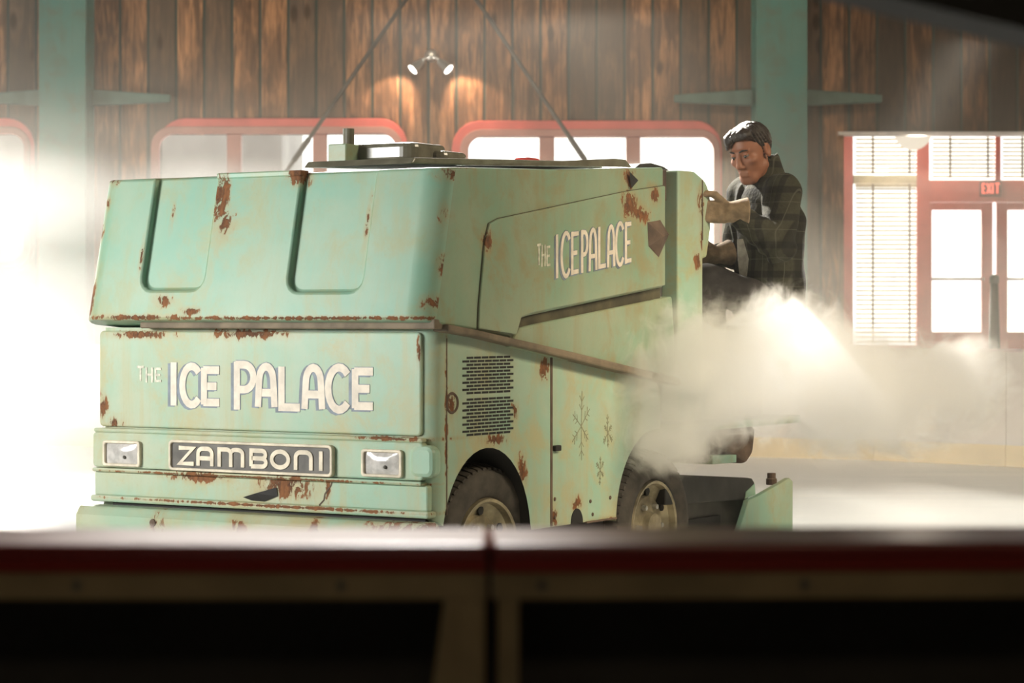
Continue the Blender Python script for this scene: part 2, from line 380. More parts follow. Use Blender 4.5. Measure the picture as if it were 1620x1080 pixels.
# ------------------------------------------------------------------ the setting
YW = 26.0
ZC = 7.0
struct('floor', MB().box((-9, 0.5, -0.15), (9, 26.3, 0)), M['ice'])
struct('ceiling', MB().box((-9.2, -3.2, ZC), (9.2, 32, ZC + 0.2)), M['ceiling'])
wl = MB()
wl.box((-8.2, -3, 0), (-8.0, 17.4, ZC)).box((-8.2, 22.6, 0), (-8.0, 26.2, ZC)).box((-8.2, 17.4, 3.8), (-8.0, 22.6, ZC))
struct('wall_left', wl, M['sidewall'])
struct('wall_right', MB().box((8.6, -3, 0), (8.8, 29.4, ZC)), M['sidewall'])
struct('wall_behind', MB().box((-8.2, -3.2, -0.15), (8.8, -3.0, ZC)), M['rear_dark'])
struct('floor_behind', MB().box((-8.2, -3.2, -0.2), (8.8, 0.5, 0)), M['rear_dark'])
# openings of the back wall: (x0, x1, z0, z1)
W_IN = [(-8.0, -5.30, 1.95, 3.33), (-3.83, -1.26, 1.95, 3.33), (-0.475, 2.19, 1.95, 3.30)]
HDR = 3.345; OPX = 3.61
wb = MB()
xs = -8.2
for x0, x1, z0, z1 in W_IN:
    wb.box((xs, YW, -0.1), (x0, YW + 0.15, ZC)); wb.box((x0, YW, -0.1), (x1, YW + 0.15, z0)); wb.box((x0, YW, z1), (x1, YW + 0.15, ZC)); xs = x1
wb.box((xs, YW, -0.1), (OPX, YW + 0.15, ZC))
struct('wall_back', wb, M['wood'])
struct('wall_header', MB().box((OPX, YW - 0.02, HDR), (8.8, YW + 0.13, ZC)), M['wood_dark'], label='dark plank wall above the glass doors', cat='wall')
struct('trim_1', MB().box((3.54, YW - 0.10, HDR - 0.03), (8.8, YW + 0.15, HDR + 0.005)), M['white_trim'], label='white ledge along the bottom of the dark plank header', cat='trim')

wn_lab = ['red framed window at the left edge of the back wall', 'red rounded window frame left of the wall lamp', 'red rounded window frame right of the wall lamp, by the person']
WOUT = [(-8.0, -5.19, 1.80, 3.50), (-3.85, -1.135, 1.80, 3.50), (-0.654, 2.283, 1.80, 3.475)]
PANES = [[(-8.0, -7.0), (-6.85, -6.0), (-5.9, -5.3)],
         [(-3.82, -3.10), (-2.945, -2.166), (-2.015, -1.26)],
         [(-0.475, 0.296), (0.461, 1.238), (1.396, 2.187)]]
for i in range(3):
    ox0, ox1, oz0, oz1 = WOUT[i]; ix0, ix1, iz0, iz1 = W_IN[i]
    rt = thing('window_%d' % (i + 1), wn_lab[i], 'window', (0, YW, 0)); rt['kind'] = 'structure'
    mb = MB(); ring(mb, rrect(ox0, ox1, oz0, oz1, 0.30), rrect(ix0 + 0.0, ix1, iz0, iz1, 0.16), -0.05, 0.0)
    obj('window_frame', mb, M['red_frame'], rt, bevel=0.012)
    mb = MB(); ring(mb, rrect(ix0 - 0.09, ix1 + 0.07, iz0 - 0.08, iz1 + 0.08, 0.22), rrect(ix0, ix1, iz0, iz1, 0.16), -0.07, -0.045)
    obj('inner_trim', mb, M['red_inner'], rt, bevel=0.01)
    for (a0, a1), (b0, b1) in zip(PANES[i][:-1], PANES[i][1:]):
        obj('mullion', MB().box((a1, -0.03, iz0), (b0, 0.10, iz1)), M['red_inner'], rt, bevel=0.008)
    for a0, a1 in PANES[i]:
        obj('pane', MB().box((a0, 0.06, iz0), (a1, 0.066, iz1)), M['glass'], rt)

# steel columns in front of the back wall
def column(x0, x1, label):
    rt = thing('steel_column', label, 'column', ((x0 + x1) / 2, YW - 0.55, 0)); rt['kind'] = 'structure'
    hw = (x1 - x0) / 2
    mb = MB().box((-hw, 0, 0), (hw, 0.03, ZC)).box((-0.02, 0.03, 0), (0.02, 0.5, ZC)).box((-hw, 0.5, 0), (hw, 0.53, ZC))
    obj('beam', mb, M['column'], rt)
    for s in (-1, 1):
        p = [(s*hw, 3.62), (s*(hw + 0.85), 3.66), (s*(hw + 0.85), 3.74), (s*hw, 3.80)]
        obj('bracket_arm', MB().prism(p if s > 0 else p[::-1], 'y', 0.34, 0.42), M['bracket'], rt, bevel=0.01)
column(-5.04, -4.54, 'teal steel column at the left of the back wall, half lost in haze')
column(2.60, 3.145, 'teal steel column behind the person')

# crossed brace rods
for (x0, z0), (x1, z1), lb in (((-0.67, 5.4), (-4.0, 0.62), 'faint steel brace rod slanting down to the left of the wall lamp'),
                               ((-0.85, 5.4), (2.40, 0.60), 'steel brace rod slanting down to the right across the plank wall')):
    dx = x1 - x0; dz = z1 - z0
    rt = thing('brace_rod', lb, 'rod', (x0, 25.55 if dx < 0 else 25.30, z0))
    obj('rod', MB().tube([(0, 0, 0), (dx, 0, dz)], 0.022, 8), M['dark_grey'], rt, smooth=True)
    obj('turnbuckle', MB().tube([(dx*0.45, 0, dz*0.45), (dx*0.5, 0, dz*0.5)], 0.03, 8), M['dark_grey'], rt, smooth=True)

# double wall lamp
lx, lz = (682 - 810) / 145.4, 1.35 + (500 - 88) / 145.4
wl_ = thing('wall_lamp', 'double spotlight on the plank wall between the two red windows', 'lamp', (lx, YW, lz))
obj('wall_plate', MB().lathe([(0.0, 0.0), (0.07, 0.0), (0.07, -0.03), (0.03, -0.06), (0.0, -0.06)], (0, 0, 0), 'y', 16), M['chrome'], wl_, smooth=True)
for s in (-1, 1):
    d = Vector((s*0.62, -0.30, -0.62)).normalized(); p0 = Vector((s*0.03, -0.06, 0.0)); p1 = p0 + d*0.09; p2 = p0 + d*0.25
    obj('lamp_arm', MB().tube([p0, p1], 0.014, 8), M['chrome'], wl_, smooth=True)
    sh = obj('lamp_shade', MB().tube([p1, p1 + d*0.05, p2], [0.03, 0.045, 0.062], 16, cap=False), M['chrome'], wl_, smooth=True)
    obj('bulb', MB().tube([p2 - d*0.02, p2 - d*0.005], [0.055, 0.05], 14), emit('bulb_glow', (1.0, 0.90, 0.78), 12.0), wl_)
    wp = Vector((lx, YW, lz)) + p2 + d*0.02
    aim = Vector((lx + s*0.42, YW, lz - 0.55))
    light('lamp_beam', 'SPOT', wp + Vector((0, -0.12, 0.05)), aim, 45, (1.0, 0.66, 0.42), spot_size=R(75), spot_blend=0.5, shadow_soft_size=0.03)

# vestibule with glass doors
YV = 29.0
struct('floor_vestibule', MB().box((3.0, 26.15, 0.3), (8.6, 29.2, 0.6)), M['sidewall'])
struct('wall_vestibule', MB().box((3.3, 26.15, 0.6), (3.5, 29.2, HDR + 0.6)), M['sidewall'])
struct('ceiling_vestibule', MB().box((3.3, 26.13, HDR + 0.62), (8.6, 29.2, HDR + 0.72)), M['sidewall'])
ZT = HDR + 0.62
fr = MB()
for x0, x1 in ((3.5, 4.14), (4.91, 5.065), (8.2, 8.6)): fr.box((x0, YV, 0.6), (x1, YV + 0.12, ZT))
fr.box((4.14, YV, 0.6), (4.91, YV + 0.12, 1.0)); fr.box((4.14, YV, ZT - 0.2), (8.2, YV + 0.12, ZT)); fr.box((5.065, YV, 2.735), (8.2, YV + 0.12, 3.0))
struct('wall_entrance', fr, M['red_frame'], label='red painted frame around the glass doors', cat='wall')
w4 = thing('window_4', 'tall sidelight with venetian blinds left of the glass doors', 'window', (0, YV, 0)); w4['kind'] = 'structure'
obj('crossbar', MB().box((4.14, -0.02, 2.96), (4.91, 0.1, 3.06)), M['blind'], w4, bevel=0.006)
obj('pane', MB().box((4.14, 0.08, 1.0), (4.91, 0.086, 2.96)), M['glass'], w4)
obj('pane', MB().box((4.14, 0.08, 3.06), (4.91, 0.086, ZT - 0.2)), M['glass'], w4)
w5 = thing('window_5', 'transom windows with venetian blinds above the exit doors', 'window', (0, YV, 0)); w5['kind'] = 'structure'
obj('mullion', MB().box((5.86, -0.02, 3.0), (5.93, 0.1, ZT - 0.2)), M['red_frame'], w5, bevel=0.006)
obj('pane', MB().box((5.065, 0.08, 3.0), (5.86, 0.086, ZT - 0.2)), M['glass'], w5)
obj('pane', MB().box((5.93, 0.08, 3.0), (6.80, 0.086, ZT - 0.2)), M['glass'], w5)
def blind(x0, x1, z0, z1, label, pitch=0.05):
    rt = thing('venetian_blind', label, 'blind', (x0, YV - 0.06, z0), 0, 'venetian blinds by the entrance')
    mb = MB(); z = 0.02
    while z < z1 - z0 - 0.04:
        mb.add([(0, -0.022, z - 0.012), (x1-x0, -0.022, z - 0.012), (x1-x0, 0.022, z + 0.012), (0, 0.022, z + 0.012)], [(0, 1, 2, 3)])
        mb.add([(0, -0.022, z - 0.009), (x1-x0, -0.022, z - 0.009), (x1-x0, 0.022, z + 0.015), (0, 0.022, z + 0.015)], [(0, 3, 2, 1)])
        z += pitch
    obj('slats', mb, M['blind'], rt)
    obj('head_rail', MB().box((0, -0.025, z1 - z0 - 0.04), (x1 - x0, 0.025, z1 - z0)), M['blind'], rt)
    for fx in (0.28, 0.88): obj('ladder_tape', MB().box(((x1-x0)*fx - 0.012, -0.028, 0), ((x1-x0)*fx + 0.012, -0.024, z1 - z0)), M['tape'], rt)
blind(4.16, 4.90, 1.02, 2.95, 'tall venetian blind covering the sidelight left of the doors', 0.056)
blind(4.16, 4.90, 3.07, ZT - 0.2, 'short venetian blind above the tall blind', 0.05)
blind(5.09, 5.85, 3.02, ZT - 0.2, 'short venetian blind above the left glass door', 0.05)
blind(5.94, 6.78, 3.02, ZT - 0.2, 'short venetian blind above the right glass door at the photo edge', 0.05)
def glass_door(n, x0, x1, label):
    rt = thing('door_%d' % n, label, 'door', (x0, YV, 0.6)); rt['kind'] = 'structure'
    W_ = x1 - x0; z0, z1 = 0.56, 2.04
    mb = MB(); g = 0.14
    mb.box((0, 0.02, 0), (g, 0.09, 2.13)).box((W_ - g, 0.02, 0), (W_, 0.09, 2.13)).box((g, 0.02, 0), (W_ - g, 0.09, z0)).box((g, 0.02, z1), (W_ - g, 0.09, 2.13))
    obj('door_frame', mb, M['red_frame'], rt, bevel=0.006)
    obj('pane', MB().box((g, 0.05, z0), (W_ - g, 0.056, z1)), M['glass'], rt)
    obj('push_bar', MB().tube([(g - 0.02, -0.05, 1.20), (W_ - g + 0.02, -0.05, 1.20)], 0.018, 8), M['chrome'], rt, smooth=True)
glass_door(1, 4.96, 5.84, 'left glass exit door with red frame under the lit sign')
glass_door(2, 5.88, 6.76, 'right glass exit door cut off by the photo edge')
struct('wall_entrance_side', MB().box((6.80, YV + 0.01, 0.6), (8.2, YV + 0.12, ZT)), M['sidewall'])

# lettering strokes in a unit box
def PL(*p): return list(p)
LET = {
 'I': [PL((0.5, 0), (0.5, 1))],
 'C': [arc(0.56, 0.5, 0.46, 0.5, 42, 318, 16)],
 'E': [PL((0.14, 0), (0.14, 1)), PL((0.1, 0.94), (0.95, 0.94)), PL((0.1, 0.5), (0.8, 0.5)), PL((0.1, 0.06), (0.95, 0.06))],
 'P': [PL((0.18, 0), (0.18, 1)), PL((0.12, 0.94), (0.5, 0.94)) + arc(0.5, 0.68, 0.40, 0.26, 90, -90, 10)[1:] + PL((0.16, 0.42))],
 'A': [PL((0.1, 0), (0.16, 0.62)) + arc(0.5, 0.62, 0.34, 0.34, 180, 0, 10) + PL((0.9, 0)), PL((0.14, 0.34), (0.86, 0.34))],
 'L': [PL((0.18, 1), (0.18, 0.06), (0.98, 0.06))],
 'T': [PL((0.5, 0), (0.5, 1)), PL((0, 0.96), (1, 0.96))],
 'H': [PL((0.1, 0), (0.1, 1)), PL((0.9, 0), (0.9, 1)), PL((0.1, 0.52), (0.9, 0.52))],
 'X': [PL((0.05, 0), (0.95, 1)), PL((0.05, 1), (0.95, 0))],
 'Z': [PL((0.02, 0.91), (0.94, 0.91), (0.08, 0.09), (0.98, 0.09))],
 'a': [PL((0.1, 0), (0.1, 0.60)) + arc(0.36, 0.65, 0.26, 0.26, 180, 90, 5) + PL((0.64, 0.91)) + arc(0.64, 0.65, 0.26, 0.26, 90, 0, 5) + PL((0.9, 0)), PL((0.1, 0.40), (0.9, 0.40))],
 'm': [PL((0.07, 0), (0.07, 0.91), (0.34, 0.91)) + arc(0.34, 0.70, 0.16, 0.21, 90, 0, 5) + PL((0.5, 0.0)), PL((0.5, 0.70)) + arc(0.66, 0.70, 0.16, 0.21, 180, 90, 5) + PL((0.74, 0.91)) + arc(0.74, 0.70, 0.19, 0.21, 90, 0, 5) + PL((0.93, 0))],
 'B': [PL((0.1, 0.09), (0.1, 0.91), (0.7, 0.91)) + arc(0.7, 0.71, 0.19, 0.20, 90, -90, 8) + PL((0.1, 0.51)), PL((0.7, 0.51)) + arc(0.7, 0.30, 0.22, 0.21, 90, -90, 8) + PL((0.1, 0.09))],
 'O': [arc(0.5, 0.5, 0.41, 0.41, 0, 360, 24)],
 'n': [PL((0.1, 0), (0.1, 0.60)) + arc(0.36, 0.65, 0.26, 0.26, 180, 90, 5) + PL((0.64, 0.91)) + arc(0.64, 0.65, 0.26, 0.26, 90, 0, 5) + PL((0.9, 0))],
}
def write(mb, chars, place, wd, d0, d1, mi=0, off=(0, 0)):
    # chars: (letter, s0, s1, t0, t1)
    k = 0
    for ch, s0, s1, t0, t1 in chars:
        for st in LET[ch]:
            k += 1
            mb.ribbon([(s0 + (s1 - s0)*p[0] + off[0], t0 + (t1 - t0)*p[1] + off[1]) for p in st], wd, place, d0, d1 + 0.00022*(k % 5), mi)
    return mb

# exit sign
ex = thing('exit_sign', 'small lit red EXIT sign above the glass doors', 'sign', (5.80, YV - 0.06, 2.80))
obj('sign_box', MB().box((-0.13, 0, 0), (0.13, 0.06, 0.19)), plain('sign_box', (0.16, 0.02, 0.015), 0.5), ex, bevel=0.008)
obj('lettering', write(MB(), [('E', -0.105, -0.065, 0.035, 0.16), ('X', -0.05, 0.0, 0.035, 0.16), ('I', 0.01, 0.035, 0.035, 0.16), ('T', 0.05, 0.105, 0.035, 0.16)],
    lambda s, t, d: (s, -d, t), 0.016, 0.0, 0.004), emit('exit_red', (1.0, 0.12, 0.08), 2.2), ex)
# globe pendant
gp = thing('pendant_lamp', 'round white globe lamp hanging above the blinds', 'lamp', (4.70, 28.0, HDR))
obj('globe', MB().lathe([(0.22*math.sin(R(a)), -0.22*math.cos(R(a))) for a in range(0, 181, 12)], (0, 0, 0.17), 'z', 24), emit('globe_glow', (1.0, 0.87, 0.68), 0.95), gp, smooth=True)
light('globe_light', 'POINT', (4.70, 27.75, HDR - 0.15), (4.7, 27.75, 0), 55, (1.0, 0.85, 0.66), shadow_soft_size=0.1)
obj('stem', MB().tube([(0, 0, 0.38), (0, 0, 0.62)], 0.015, 8), M['chrome'], gp)
# dark slim post behind the boards
dp = thing('folded_parasol', 'dark grey slim folded post shape standing in front of the right glass door', 'post', (5.45, 27.0, 0.6))
obj('cover', MB().lathe([(0.0, 0.0), (0.075, 0.0), (0.07, 0.3), (0.045, 1.12), (0.0, 1.12)], (0, 0, 0), 'z', 12), M['grey_post'], dp, smooth=True)
obj('cap', MB().lathe([(0.0, 1.12), (0.055, 1.12), (0.055, 1.19), (0.03, 1.22), (0.0, 1.22)], (0, 0, 0), 'z', 12), M['grey_post'], dp, smooth=True)

# outside
struct('ground_outside', MB().box((-30, 26.3, -0.3), (30, 90, 0.2)), M['snow'])
ob = thing('neighbour_building', 'dull grey building seen through the left red window', 'building', (-5.2, 40, 0.2)); ob['kind'] = 'structure'
obj('outer_wall', MB().box((-4.5, 0, 0), (1.35, 4, 6.5)), M['outwall'], ob)

# far rink boards
BP = [(-7.9, 25.3), (-5.0, 24.9), (-2.6, 24.4), (-0.2, 23.8), (2.2, 23.0), (3.40, 22.4), (4.45, 21.5), (5.3, 20.4), (5.9, 19.0)]
blab = ['far rink board at the left edge of the ice', 'far rink board just left of the machine front', 'far rink board behind the machine front', 'far rink board behind the machine middle',
        'far rink board behind the steam and person', 'white rink board below the venetian blinds, beside the seam', 'white rink board below the glass doors', 'white rink board at the right edge of the photo']
for i, ((x0, y0), (x1, y1)) in enumerate(zip(BP[:-1], BP[1:])):
    ln = math.hypot(x1 - x0, y1 - y0) - 0.006
    rt = thing('rink_board', blab[i], 'rink board', (x0, y0, 0), math.atan2(y1 - y0, x1 - x0), 'far rink boards')
    obj('panel', MB().box((0, 0, 0.19), (ln, 0.05, 1.03)), M['board'], rt)
    obj('kick_plate', MB().box((0, -0.012, 0), (ln, 0.05, 0.19)), M['kick'], rt)
    obj('top_rail', MB().box((0, -0.02, 1.03), (ln, 0.05, 1.055)), M['rail_pale'], rt, bevel=0.006)

# near dasher boards seen from behind
def near_board(x0, x1, rot, loc, label, posts, gus):
    rt = thing('dasher_board', label, 'rink board', loc, rot, 'near rink boards')
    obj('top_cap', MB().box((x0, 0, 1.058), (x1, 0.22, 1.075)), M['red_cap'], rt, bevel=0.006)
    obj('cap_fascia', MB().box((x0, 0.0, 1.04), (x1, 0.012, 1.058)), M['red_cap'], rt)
    obj('top_rail', MB().box((x0, 0.004, 1.007), (x1, 0.05, 1.04)), M['frame_olive'], rt)
    for p0, p1 in posts:
        poly = [(p0, 0.0), (p1, 0.0), (p1, 1.007), (p0, 1.007)]
        obj('post', MB().prism(poly, 'y', 0.006, 0.05), M['frame_olive'], rt, bevel=0.003)
    if gus: obj('gusset', MB().prism(gus, 'y', 0.008, 0.02), M['frame_olive'], rt)
    for bx in [x0 + 0.06 + 0.32*k for k in range(int((x1 - x0 - 0.1)/0.32) + 1)]:
        obj('bolt', MB().lathe([(0.0, -0.003), (0.006, -0.003), (0.006, 0.004)], (bx, 0.004, 1.024), 'y', 10), M['dark_grey'], rt)
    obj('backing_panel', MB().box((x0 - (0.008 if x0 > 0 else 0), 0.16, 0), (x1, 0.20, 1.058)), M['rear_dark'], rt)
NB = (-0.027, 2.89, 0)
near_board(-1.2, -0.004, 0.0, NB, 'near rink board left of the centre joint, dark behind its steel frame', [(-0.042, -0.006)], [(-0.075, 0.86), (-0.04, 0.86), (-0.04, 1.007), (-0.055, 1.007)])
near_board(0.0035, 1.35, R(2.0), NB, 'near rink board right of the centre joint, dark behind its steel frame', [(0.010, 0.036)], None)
# black beam hanging close to the camera
bb = MB(); bb.prism([(0.38, 1.757), (1.2, 1.56), (1.6, 2.4), (0.38, 2.4)], 'y', 2.9, 3.05)
tag(obj('overhead_beam', bb, M['black']), 'black blurred beam slanting across the top right corner', 'beam')

# ------------------------------------------------------------------ the ice resurfacer
# local axes: x runs from the front to the rear, y from the near side to the far side, z up
MA = thing('ice_resurfacer', 'rusty mint green ice resurfacing machine with painted lettering, standing on the ice', 'ice resurfacer', (-0.3065, 9.67, 0), R(58))
def applied(o):
    dg = bpy.context.evaluated_depsgraph_get()
    me = bpy.data.meshes.new_from_object(o.evaluated_get(dg)); old = o.data; o.modifiers.clear(); o.data = me
    bpy.data.meshes.remove(old); return o
def cut(o, cutters):
    for mb in cutters:
        c = bpy.data.objects.new('cutter', mb if isinstance(mb, bpy.types.Mesh) else mb.mesh('cutter')); COL.objects.link(c)
        c.parent = o.parent
        m = o.modifiers.new('cut', 'BOOLEAN'); m.operation = 'DIFFERENCE'; m.object = c; m.solver = 'EXACT'
        bpy.context.view_layer.update(); applied(o); bpy.data.objects.remove(c)
    return o
def vbevel(me, test, width, seg):
    bm = bmesh.new(); bm.from_mesh(me)
    es = [e for e in bm.edges if test(e.verts[0].co, e.verts[1].co)]
    bmesh.ops.bevel(bm, geom=es, offset=width, segments=seg, affect='EDGES', profile=0.5)
    bm.to_mesh(me); bm.free(); return me
def shade(o, ang=35):
    me = o.data
    for p in me.polygons: p.use_smooth = True
    bm = bmesh.new(); bm.from_mesh(me)
    for e in bm.edges: e.smooth = not (len(e.link_faces) == 2 and e.calc_face_angle(0) > R(ang))
    bm.to_mesh(me); bm.free(); return o

# lower body with both wheel arches cut through the side outline
arch_r = arc(1.86, 0.40, 0.385, 0.42, 90, 178, 12)
arch_f = arc(0.385, 0.40, 0.345, 0.40, 0, 166, 20)
bp = [(0.0, 0.53), (0.0, 1.30), (1.60, 1.28), (1.90, 1.0), (1.90, 0.82)] + arch_r + [(1.47, 0.43), (0.735, 0.43)] + arch_f[1:]
bme = MB().prism(bp, 'y', 0.0, 1.81).mesh('body')
vbevel(bme, lambda a, b: abs(a.x) < 1e-4 and abs(b.x) < 1e-4 and abs(a.z - b.z) > 0.3, 0.075, 6)
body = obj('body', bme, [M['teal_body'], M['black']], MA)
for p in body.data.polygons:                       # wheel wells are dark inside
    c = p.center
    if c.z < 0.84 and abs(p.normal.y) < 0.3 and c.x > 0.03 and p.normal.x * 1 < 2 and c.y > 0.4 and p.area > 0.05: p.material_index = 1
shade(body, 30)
obj('inner_light_block', MB().box((0.12, 0.40, 0.22), (1.95, 1.42, 0.78)).box((0.75, 0.06, 0.25), (1.46, 1.7, 0.44)), M['black'], MA)  # black boxes added inside to stop light leaking through the wheel tunnels
# front panels and mouldings
def fpanel(name, y0, y1, z0, z1, out, rad, mat=M['teal_body'], bev=0.008):
    return obj(name, MB().prism(rrect(y0, y1, z0, z1, rad), 'x', -out, 0.03), mat, MA, bevel=bev)
fpanel('front_panel', 0.065, 1.79, 0.862, 1.285, 0.014, 0.02)
fpanel('headlight_band', 0.045, 1.815, 0.682, 0.838, 0.03, 0.02)
fpanel('band_end', -0.008, 0.11, 0.695, 0.826, 0.036, 0.035, bev=0.018)
fpanel('front_apron', 0.03, 1.815, 0.555, 0.664, 0.018, 0.012)
fpanel('apron_lip', 0.015, 1.825, 0.530, 0.560, 0.036, 0.012, bev=0.01)
fpanel('front_moulding', 0.05, 1.815, 0.836, 0.856, 0.026, 0.009)
fpanel('front_moulding', 0.05, 1.815, 0.662, 0.680, 0.036, 0.008)
fpanel('dark_gap_strip', 0.05, 1.72, 0.505, 0.532, 0.004, 0.005, M['black'], 0)
# torn dent on the apron
obj('torn_dent', MB().add([(-0.022, 0.975, 0.580), (-0.034, 0.90, 0.600), (-0.024, 0.795, 0.628), (-0.022, 0.79, 0.592), (-0.021, 0.86, 0.566), (-0.021, 0.93, 0.568)],
    [(0, 1, 5), (1, 4, 5), (1, 2, 3), (1, 3, 4)]), M['black'], MA)
obj('apron_crack', MB().ribbon([(-0.505, 0.67), (-0.515, 0.645), (-0.545, 0.61), (-0.55, 0.585), (-0.575, 0.562)], 0.006, lambda s, t, d: (-0.0185 - d, -s, t), 0, 0.001), M['dark_rust'], MA)
# headlights
for y0, y1, z0, z1 in ((1.745, 1.530, 0.690, 0.803), (0.343, 0.140, 0.692, 0.806)):
    mb = MB(); n = len(rrect(0, 1, 0, 1, 0.1))
    o_ = rrect(y1, y0, z0, z1, 0.014); i_ = rrect(y1 + 0.013, y0 - 0.013, z0 + 0.012, z1 - 0.012, 0.01)
    ring(mb, o_, i_, 0.026, 0.046); mb.v = [(-p[1], p[0], p[2]) for p in mb.v]
    hl = obj('headlight', mb, M['cream'], MA, bevel=0.004); hl['label'] = 'cream bezel of the headlight'
    lm = MB()
    k = 13; g = [[(-0.034 - 0.012*(1-(2*i/(k-1)-1)**2)*(1-(2*j/(k-1)-1)**2) + 0.0018*math.cos(i*math.pi), y1 + 0.012 + (y0-y1-0.024)*i/(k-1), z0 + 0.011 + (z1-z0-0.022)*j/(k-1)) for j in range(k)] for i in range(k)]
    lm.add([q for r_ in g for q in r_], [(i*k+j, i*k+j+1, (i+1)*k+j+1, (i+1)*k+j) for i in range(k-1) for j in range(k-1)])
    ln_ = obj('lens', lm, M['lens'], hl, smooth=True); ln_['label'] = 'ribbed clear headlight glass'
    obj('bulb_spot', MB().lathe([(0.0, -0.050), (0.007, -0.0485), (0.009, -0.042)], (0, (y0+y1)/2 - 0.02, (z0+z1)/2 - 0.015), 'x', 10), M['dark_grey'], hl, smooth=True)
# name plate
npz0, npz1, npy0, npy1 = 0.684, 0.816, 1.362, 0.485
mb = MB(); ring(mb, rrect(npy1, npy0, npz0, npz1, 0.02), rrect(npy1 + 0.012, npy0 - 0.012, npz0 + 0.012, npz1 - 0.012, 0.014), 0.026, 0.052); mb.v = [(-p[1], p[0], p[2]) for p in mb.v]
pf = obj('name_plate', mb, M['cream'], MA, bevel=0.004); pf['label'] = 'cream framed name plate'
obj('plate_ground', MB().prism(rrect(npy1 + 0.008, npy0 - 0.008, npz0 + 0.008, npz1 - 0.008, 0.012), 'x', -0.042, -0.028), M['plate_grey'], pf)
def pl_front(x): return lambda s, t, d: (x - d, -s, t)
def zy(u): return -(npy0 + (npy1 - npy0) * (u - 470) / 670.0)
zl = []
for ch, a, b in (('Z', 510, 576), ('a', 586, 658), ('m', 674, 786), ('B', 806, 880), ('O', 890, 972), ('n', 986, 1062), ('I', 1080, 1106)):
    zl.append((ch, zy(a), zy(b), 0.708, 0.789))
obj('lettering', write(MB(), zl, pl_front(-0.042), 0.0185, 0.0, 0.004), M['cream'], pf)

# hand painted sign writing
def sign(name, place, sc, wd, letters, the):
    mb = MB()
    write(mb, letters, place, wd + 0.004, 0.0, 0.0008, 0, (-0.015*sc, -0.005))
    write(mb, letters, place, wd + 0.006, 0.0, 0.0012, 0)
    o = obj(name + '_shadow', mb, M['letter_shadow'], MA); o['label'] = 'blue grey shading behind the painted letters'
    o = obj(name, write(MB(), letters, place, wd, 0.0, 0.0022), M['letter_white'], MA); o['label'] = 'cream painted words'
    obj(name + '_small', write(MB(), the, place, 0.010, 0.0, 0.0015), M['letter_worn'], MA)
def fy(u): return F_Y0 + (F_Y1 - F_Y0) * (u - 270) / 322.0
F_Y0, F_Y1 = -1.392, -0.307
L8 = [('I', 266, 292), ('C', 290, 324), ('E', 325, 356), ('P', 376, 413), ('A', 413, 446), ('L', 447, 483), ('A', 486, 520), ('C', 522, 559), ('E', 562, 595)]
fl = []
for i, (ch, a, b) in enumerate(L8):
    up = (0.012, -0.004, -0.010, 0.018, 0.006, 0.0, 0.004, 0.0, -0.006)[i]; dn = (0.0, 0.006, 0.008, -0.010, 0.004, -0.006, 0.0, 0.0, 0.008)[i]
    fl.append((ch, fy(a), fy(b), 0.962 + dn, 1.138 + up))
sign('sign_lettering', pl_front(-0.014), 1.0, 0.033, fl, [('T', fy(217), fy(229), 1.066, 1.130), ('H', fy(232), fy(244), 1.060, 1.126), ('E', fy(247), fy(259), 1.064, 1.124)])

# ---- dump tank
tp = [(-0.105, 1.335), (0.03, 1.955), (0.9, 1.99), (1.87, 2.05), (1.87, 1.486), (0.66, 1.352), (0.575, 1.335), (0.54, 1.262), (0.3, 1.288), (0.0, 1.312)]
tme = MB().prism(tp, 'y', -0.034, 1.835).mesh('dump_tank')
vbevel(tme, lambda a, b: max(a.x, b.x) < 0.04 and abs(a.z - b.z) > 0.4, 0.12, 8)
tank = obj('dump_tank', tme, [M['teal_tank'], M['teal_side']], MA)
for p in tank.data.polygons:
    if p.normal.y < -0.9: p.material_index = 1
def recess(y0, y1, zb):
    # slab following the raked front, open at the top
    pts = [(y0, 2.1)] + [(y0 + 0.06 + 0.06*math.cos(R(a)), zb + 0.06 + 0.06*math.sin(R(a))) for a in (180, 202, 225, 247, 270)] + \
          [(y1 - 0.06 + 0.06*math.cos(R(a)), zb + 0.06 + 0.06*math.sin(R(a))) for a in (270, 292, 315, 337, 360)] + [(y1, 2.1)]
    mb = MB().prism(pts, 'x', -0.4, 0.0)
    k = 0.135 / 0.62
    mb.v = [(p[0] + (p[2] - 1.335)*k - 0.105 + 0.030, p[1], p[2]) for p in mb.v]
    return mb
cut(tank, [recess(1.155, 1.50, 1.462), recess(0.32, 0.70, 1.45)])
shade(tank, 28)
bv = tank.modifiers.new('bevel', 'BEVEL'); bv.width = 0.012; bv.segments = 3; bv.limit_method = 'ANGLE'; bv.angle_limit = R(35)
rim_bits = MB().box((0.022, 0.70, 1.94), (0.08, 1.155, 1.966))
obj('tank_rim', rim_bits, M['teal_tank'], MA, bevel=0.006)
# side skin with the raised sign panel
pan = [(0.250, 1.298), (0.258, 1.40), (0.300, 1.66), (0.335, 1.735), (0.404, 1.757), (1.508, 1.921), (1.868, 1.963), (1.868, 1.495), (0.66, 1.362), (0.585, 1.345), (0.545, 1.272)]
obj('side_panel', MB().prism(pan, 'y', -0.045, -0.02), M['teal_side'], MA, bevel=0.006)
obj('panel_seam', MB().ribbon(pan[:7], 0.006, lambda s, t, d: (s, -0.035 - d, t), 0, 0.0025), M['dark_olive'], MA)
obj('wedge_shadow', MB().prism([(0.535, 1.25), (0.57, 1.34), (0.66, 1.36), (1.875, 1.495), (1.875, 1.43), (0.66, 1.30)], 'y', -0.012, 0.3), M['dark_olive'], MA)  # dark strip standing in for the shadow under the overhanging upper panel
